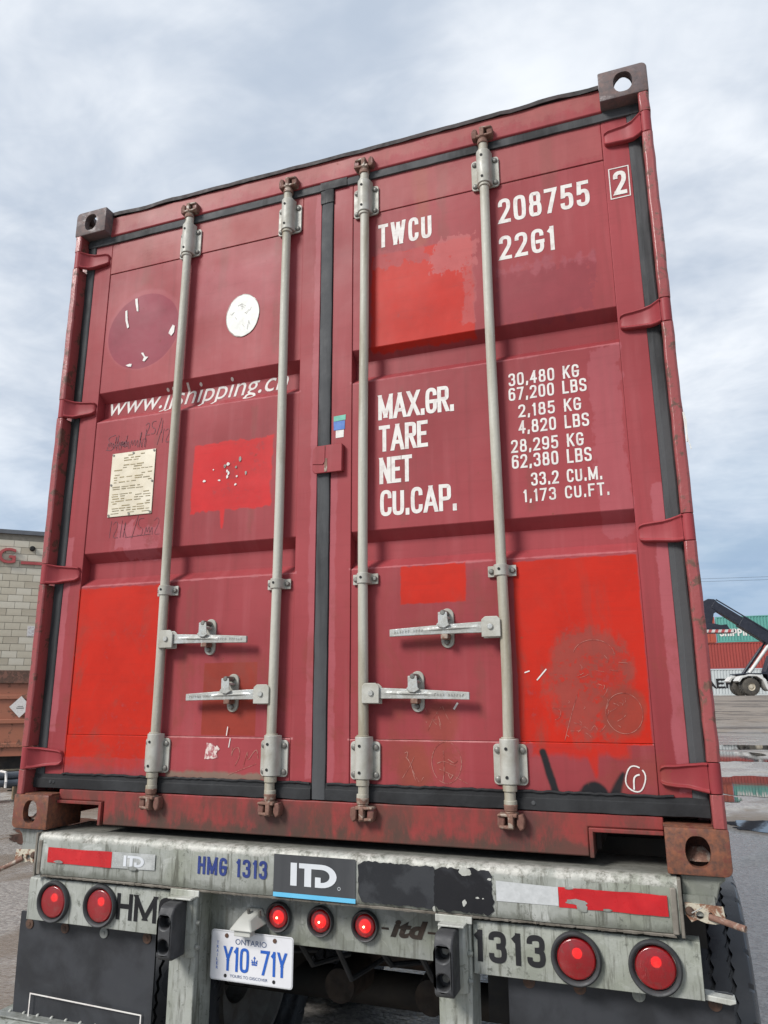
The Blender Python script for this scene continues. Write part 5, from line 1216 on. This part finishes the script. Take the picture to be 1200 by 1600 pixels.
for j in range(rows):
    z = 0.10 + j * 0.2
    for i in range(-32, 33):
        x = i * 0.4 + (0.2 if j % 2 else 0)
        if abs(x) > 12.7: continue
        if -1.8 < x < 2.3 and z > 1.9 and cnt < 290:
            o = bpy.data.objects.new('block', bms[r5.choice('aaabbc')]); COL.objects.link(o); o.parent = WALL; o.location = (x, r5.uniform(-.003, .003), z); cnt += 1
        else: box(rest, x - .195, x + .195, -0.012, 0.0195, z - .0945, z + .0945)
o = obj('blockwork', rest, M_block, WALL); o['kind'] = 'stuff'
M_flash = simple('roof_flashing', (0.16, 0.17, 0.185), (0.11, 0.115, 0.125), 0.5, 0.2, 3)
obj('parapet_cap', bx(-13.1, 13.1, -0.07, 0.45, WH, WH + 0.12), M_flash, WALL)
obj('flat_roof', bx(-13, 13, 0.402, 14, WH - 0.4, WH - 0.2), M_flash, WALL)
for s in (1, -1): obj('side_wall', bx(min(s * 12.6, s * 13), max(s * 12.6, s * 13), 0.402, 14, 0, WH - 0.402), M_block, WALL)
obj('back_wall', bx(-12.59, 12.59, 13.6, 14, 0, WH - 0.402), M_block, WALL)
M_sign = simple('red_sign_letter', (0.44, 0.09, 0.09), (0.36, 0.07, 0.07), 0.6)
type_text('sign_letters', 'NG', -1.13, -0.11, 5.50, 5.95, -0.06, M_sign, WALL, 0.012, 0, 1.05, depth=0.03)
bm = B(); box(bm, 0.04, 0.74, -0.06, -0.013, 5.50, 5.58); box(bm, 0.66, 0.76, -0.06, -0.0132, 5.582, 5.78); obj('sign_bracket', bm, M_sign, WALL)
bm = B(); lathe_y(bm, 0.30, 5.98, [(0, -0.10), (0.05, -0.10), (0.075, -0.05), (0.08, -0.013)], 20); obj('vent_cap', bm, M_hole, WALL)
nt = obj('notice', bx(0.40, 0.70, -0.022, -0.0125, 3.42, 3.72), M_white, WALL)
bm = B(); sheet(bm, [(0.425, 3.445), (0.675, 3.445), (0.675, 3.695), (0.425, 3.695)], -0.0235); obj('notice_print', bm, simple('faded_print', (0.62, 0.62, 0.60), (0.45, 0.40, 0.40), 0.6, 0, 22, lo=.45, hi=.55), nt)

dx0, dy0 = polar(-46.6, 19.6)
BIN = empty('waste_bin', (dx0, dy0, 0), R(46.6 - 8), 'orange brown steel waste bin with white diamond placard before the block wall', 'bin')
M_bin = rusty('orange_bin_paint', (0.33, 0.122, 0.070), (0.12, 0.055, 0.035), (0.20, 0.085, 0.05), 0.28, 0.6, scale=4)
M_bind = rusty('rusty_bin_rim', (0.17, 0.075, 0.05), (0.07, 0.04, 0.03), (0.12, 0.06, 0.04), 0.6, 0.7, scale=6)
bo_ = obj('bin_body', bx(-3.2, 3.2, 0.0, 2.2, 0.42, 2.02), M_bin, BIN)
obj('bin_rim', bx(-3.26, 3.26, -0.07, 2.27, 2.02, 2.32), M_bind, BIN, bevel=0.015)
for z in (0.66, 1.18, 1.72): obj('bin_rib', bx(-3.2, 3.2, -0.05, -0.0005, z - 0.05, z + 0.05), M_bin, BIN, bevel=0.012)
obj('bin_skid', bx(-3.0, 3.0, 0.3, 0.5, 0.12, 0.4195), M_chas, BIN); obj('bin_skid', bx(-3.0, 3.0, 1.6, 1.8, 0.12, 0.4195), M_chas, BIN)
for x in (-2.6, 2.4):
    for y in (0.4, 1.7):
        bm = B(); tube(bm, (x, y - .08, 0.11), (x, y + .08, 0.11), 0.11, n=16); obj('bin_wheel', bm, M_chas, BIN)
dpl = obj('diamond_placard', prism(B(), [(0.24, 1.50), (0.47, 1.26), (0.70, 1.50), (0.47, 1.74)], -0.058, -0.051), M_white, BIN)
bm = B(); sheet(bm, [(0.39, 1.46), (0.55, 1.46), (0.55, 1.48), (0.39, 1.48)], -0.0595); sheet(bm, [(0.41, 1.50), (0.53, 1.50), (0.53, 1.515), (0.41, 1.515)], -0.0595); obj('placard_print', bm, M_bolt, dpl)

px0, py0 = polar(-47.4, 14.6)
PIPES = empty('pipe_bundle', (px0, py0, 0), R(62), 'bundle of dark pipes tied with a white strap on the yard', 'pipes')
M_pipe = simple('dark_pipe', (0.06, 0.068, 0.08), (0.09, 0.10, 0.115), 0.35, 0.2, 5)
for k, (y, z) in enumerate(((0, .30), (.13, .30), (.26, .30), (.065, .41), (.195, .41))):
    bm = B(); tube(bm, (-4.5, y, z), (1.15 + .06 * (k % 2), y, z), 0.06, n=14); obj('pipe', bm, M_pipe, PIPES, smooth=True, angle=50)
bm = B(); path_tube(bm, [(0.45, -0.07, 0.24), (0.45, -0.075, 0.33), (0.46, 0.0, 0.475), (0.45, 0.26, 0.478), (0.45, 0.335, 0.33), (0.45, 0.33, 0.23)], 0.022, 8); obj('strap', bm, M_white, PIPES, smooth=True)
for x in (-3.5, -1.0, 0.7): obj('timber_bearer', bx(x, x + .1, -0.1, 0.38, 0.0, 0.239), simple('timber', (0.25, 0.18, 0.11), None, 0.8), PIPES)

# ------------------------------------------------------------------ yard behind: right side, container stack and reach stacker
GZ = 1.60
def yard_container(x, y, level, length, mat, label, text=None, rz=0.0):
    h = 2.591; c = empty('stacked_container', (x, y, GZ + level * (h + 0.012)), rz, label, 'container', 'containers stacked at the far side of the yard')
    W = 2.438; bm = B(); P = []; a = 0.17
    while a < length - 0.17 - 0.28:
        for d, o in ((0.07, 0.0), (0.068, 0.05), (0.07, 0.05), (0.07, 0.0)): P.append((a, o)); a += d
    P.append((length - 0.17, 0))
    A = [(bm.verts.new((u, 0.02 + v_, 0.16)), bm.verts.new((u, 0.02 + v_, h - 0.12))) for u, v_ in P]
    for u, v_ in zip(A, A[1:]): bm.faces.new((u[0], v_[0], v_[1], u[1]))
    obj('side_panel', bm, mat, c)
    obj('core', bx(0.05, length - 0.05, 0.10, W - 0.05, 0.10, h - 0.03), mat, c)
    for z0, z1 in ((0.0, 0.1605), (h - 0.12, h)): obj('rail', bx(0.172, length - 0.172, 0.002, 0.09, z0 + 0.01, z1 - 0.01), mat, c)
    for u in (0.0, length - 0.17): obj('corner_post', bx(u, u + 0.17, 0.0, 0.16, 0.0, h), mat, c)
    if text:
        tx, x0_, x1_, z0_, z1_, tm_, gp = text; letters('lettering', tx, x0_, x1_, z0_, z1_, 0.012, tm_, c, 0.20, gp)
    return c
M_green = simple('sea_green_container', (0.105, 0.31, 0.265), (0.085, 0.26, 0.225), 0.5, 0, 0.8, streak=True)
M_redc = simple('brick_red_container', (0.31, 0.055, 0.045), (0.24, 0.045, 0.038), 0.5, 0, 0.8, streak=True)
M_greyc = simple('pale_grey_container', (0.47, 0.50, 0.50), (0.40, 0.43, 0.43), 0.5, 0, 0.8, streak=True)
M_orng = simple('orange_red_container', (0.36, 0.075, 0.045), (0.27, 0.06, 0.04), 0.5, 0, 0.8)
SY = 81.0
yard_container(3.6, SY, 0, 12.19, M_greyc, 'pale grey container at the foot of the far stack behind the reach stacker', ('MAERSK', 0.38, 6.4, 0.70, 1.65, M_black, 0.35), R(-1.5))
yard_container(2.2, SY + 0.1, 1, 12.19, M_redc, 'brick red container in the middle of the far stack', None, R(-1.5))
yard_container(6.95, SY - 0.05, 2, 12.19, M_green, 'sea green container with white letters on top of the far stack', ('SHIPPING', 0.25, 3.55, 0.62, 1.34, M_white, 0.75), R(-1.5))
yard_container(0.80, SY + 0.05, 2, 6.058, M_orng, 'orange red container beside the green one on top of the far stack', None, R(-1.5))
yard_container(16.0, SY - 0.3, 0, 12.19, M_redc, 'brick red container right of the pale grey one on the ground', None, R(-1.5))
yard_container(14.6, SY - 0.2, 1, 12.19, M_greyc, 'pale grey container on the right of the middle red one', None, R(-1.5))

M_navyv = simple('dark_navy_machine_paint', (0.018, 0.020, 0.030), (0.030, 0.032, 0.044), 0.4, 0, 3)
M_whv = simple('white_machine_paint', (0.62, 0.62, 0.60), (0.50, 0.50, 0.47), 0.45, 0, 3)
M_bigtyre = simple('dusty_big_tyre', (0.045, 0.042, 0.038), (0.09, 0.08, 0.066), 0.8, 0, 3)
M_hub = simple('cream_hub', (0.50, 0.45, 0.36), (0.36, 0.32, 0.25), 0.6, 0, 3)
M_glass = simple('cab_glass', (0.02, 0.025, 0.03), None, 0.08)
RSY = 66.0
RS = empty('reach_stacker', (7.95, RSY, GZ - 0.01), R(14), 'dark boomed reach stacker with white body parked before the container stack', 'reach stacker')
RS.scale = (0.84, 0.84, 0.86)
def big_wheel(x, y):
    bm = B(); prof = [(0.36, -.28), (0.62, -.30), (0.80, -.22), (0.83, 0), (0.80, .22), (0.62, .30), (0.36, .28)]
    wl = obj('wheel', lathe_y(bm, x, 0.83, [(r_, y + d) for r_, d in prof], 36), M_bigtyre, RS, smooth=True, angle=35)
    bm = B(); lathe_y(bm, x, 0.83, [(0.37, y - .27), (0.34, y - .24), (0.32, y - .15), (0.20, y - .15), (0.18, y - .22), (0, y - .23)], 28); obj('rim', bm, M_hub, wl, smooth=True, angle=35)
    bm = B()
    for k in range(24):
        a = 2 * math.pi * k / 24; c, s = math.cos(a), math.sin(a)
        tube(bm, (x + .80 * c, y - .24, .83 + .80 * s), (x + .842 * c, y - .02, .83 + .842 * s), 0.035, n=5)
    obj('tread_lugs', bm, M_bigtyre, wl)
for y in (0.0, 0.66, 2.6, 3.26): big_wheel(0.0, y)
for y in (0.3, 2.9): big_wheel(6.0, y)
obj('chassis_frame', prism(B(), [(-0.7, 1.25), (-0.7, 1.62), (1.2, 1.75), (7.3, 1.9), (7.6, 1.1), (6.9, 0.75), (1.2, 0.75), (0.6, 1.1)], 1.0, 2.3), M_navyv, RS, bevel=0.05)
obj('fender', prism(B(), [(-1.05, 1.25), (-0.75, 1.62), (-0.2, 1.80), (0.6, 1.78), (1.10, 1.45), (1.38, 0.60), (1.62, 0.42), (1.62, 0.70), (1.40, 1.50), (0.9, 1.92), (-0.1, 1.98), (-0.9, 1.78), (-1.25, 1.38)], -0.35, 0.98), M_whv, RS, bevel=0.03)
obj('fender', prism(B(), [(-1.05, 1.25), (-0.75, 1.62), (-0.2, 1.80), (0.6, 1.78), (1.10, 1.45), (1.40, 1.50), (0.9, 1.92), (-0.1, 1.98), (-0.9, 1.78), (-1.25, 1.38)], 2.32, 3.6), M_whv, RS, bevel=0.03)
obj('deck', bx(-0.6, 1.6, -0.30, 3.5, 1.985, 2.08), M_navyv, RS)
obj('rear_body', prism(B(), [(4.2, 1.0), (4.2, 2.3), (7.7, 2.5), (8.0, 1.2)], -0.2, 3.5), M_whv, RS, bevel=0.06)
obj('side_tank', prism(B(), [(1.64, 0.55), (4.1, 0.55), (4.1, 1.5), (1.64, 1.3)], -0.3, 0.98), M_whv, RS, bevel=0.03)
cb_ = obj('cab', prism(B(), [(1.75, 1.52), (3.7, 1.6), (3.7, 3.35), (3.3, 3.75), (2.2, 3.75), (1.5, 2.2)], -0.1, 0.99), M_navyv, RS, bevel=0.05)
obj('cab_window', prism(B(), [(2.0, 2.1), (3.5, 2.1), (3.5, 3.3), (3.2, 3.6), (2.3, 3.6)], -0.125, -0.102), M_glass, cb_)
def beam(bm, p0, p1, w_, h0, h1):
    p0, p1 = Vector(p0), Vector(p1); d = (p1 - p0).normalized(); side = Vector((0, 1, 0)); upv = d.cross(side); upv = -upv if upv.z < 0 else upv
    vs = []
    for p_, h in ((p0, h0), (p1, h1)):
        for a, b_ in ((-1, -1), (1, -1), (1, 1), (-1, 1)): vs.append(bm.verts.new(p_ + side * a * w_ / 2 + upv * b_ * h / 2))
    for f in ((0, 3, 2, 1), (4, 5, 6, 7), (0, 1, 5, 4), (1, 2, 6, 5), (2, 3, 7, 6), (3, 0, 4, 7)): bm.faces.new([vs[i] for i in f])
    return bm
bo2 = obj('boom', beam(B(), (7.2, 1.65, 2.4), (0.3, 1.65, 7.1), 0.9, 1.15, 1.05), M_navyv, RS, bevel=0.03)
obj('boom_section', beam(B(), (0.32, 1.65, 7.09), (-2.2, 1.65, 8.82), 0.7, 0.85, 0.80), M_navyv, RS, bevel=0.02)
obj('boom_cable', beam(B(), (3.0, 1.15, 5.95), (-1.9, 1.25, 9.25), 0.08, 0.12, 0.12), M_navyv, bo2)
bm = B(); prism(bm, [(-2.6, 9.35), (-2.0, 9.30), (-1.6, 8.9), (-1.7, 8.15), (-2.2, 7.9), (-2.45, 6.9), (-3.1, 6.9), (-3.2, 7.9), (-3.1, 8.6), (-3.3, 9.0)], 1.35, 1.95); obj('boom_head', bm, M_navyv, RS, bevel=0.04)
bm = B(); prism(bm, [(-3.8, 6.3), (-3.7, 6.65), (-3.1, 6.92), (-2.4, 6.92), (-1.7, 6.75), (-1.1, 6.8), (-0.85, 6.3)], 1.2, 2.1); spd = obj('spreader', bm, M_navyv, RS, bevel=0.03)
obj('spreader_beam', bx(-4.25, -0.9, -4.0, -3.6, 5.98, 6.34) if False else bx(-3.5, -0.5, 0.9, 2.4, 5.98, 6.295), M_navyv, RS, bevel=0.02)
for k in range(9):
    x = -3.42 + k * 0.31
    obj('warning_stripe', prism(B(), [(x, 6.0), (x + 0.31, 6.0), (x + 0.44 if k < 8 else x + 0.31, 6.28), (x + 0.13, 6.28)], 0.885, 0.899), M_sign if k % 2 else M_whv, RS)
for y in (0.85, 2.45):
    bm = B(); tube(bm, (0.35, y, 2.1), (2.4, y, 4.6), 0.16, n=14); tube(bm, (2.4, y, 4.6), (3.1, y, 5.4), 0.10, n=12); obj('lift_cylinder', bm, M_whv if y < 1 else M_navyv, RS, smooth=True, angle=40)

# overhead wires far off
M_wire = simple('overhead_wire', (0.05, 0.05, 0.055), None, 0.6)
for k, z in enumerate((17.6, 17.2)):
    WR = empty('overhead_wire', (0, 110, 0), 0, ('upper' if k == 0 else 'lower') + ' of the two thin wires crossing the sky above the far stack', 'wire', 'overhead wires')
    bm = B(); path_tube(bm, [(x, 0.02 * x, z + 0.0011 * (x - 20) ** 2 - 0.3) for x in range(-80, 121, 8)], 0.018, 6); obj('wire', bm, M_wire, WR)
    for x in (-80, 120):
        bm = B(); tube(bm, (x, 0.02 * x, GZ - 0.1), (x, 0.02 * x, z + 0.0011 * (x - 20) ** 2), 0.16, 0.12, 12); obj('pole', bm, M_wire, WR)
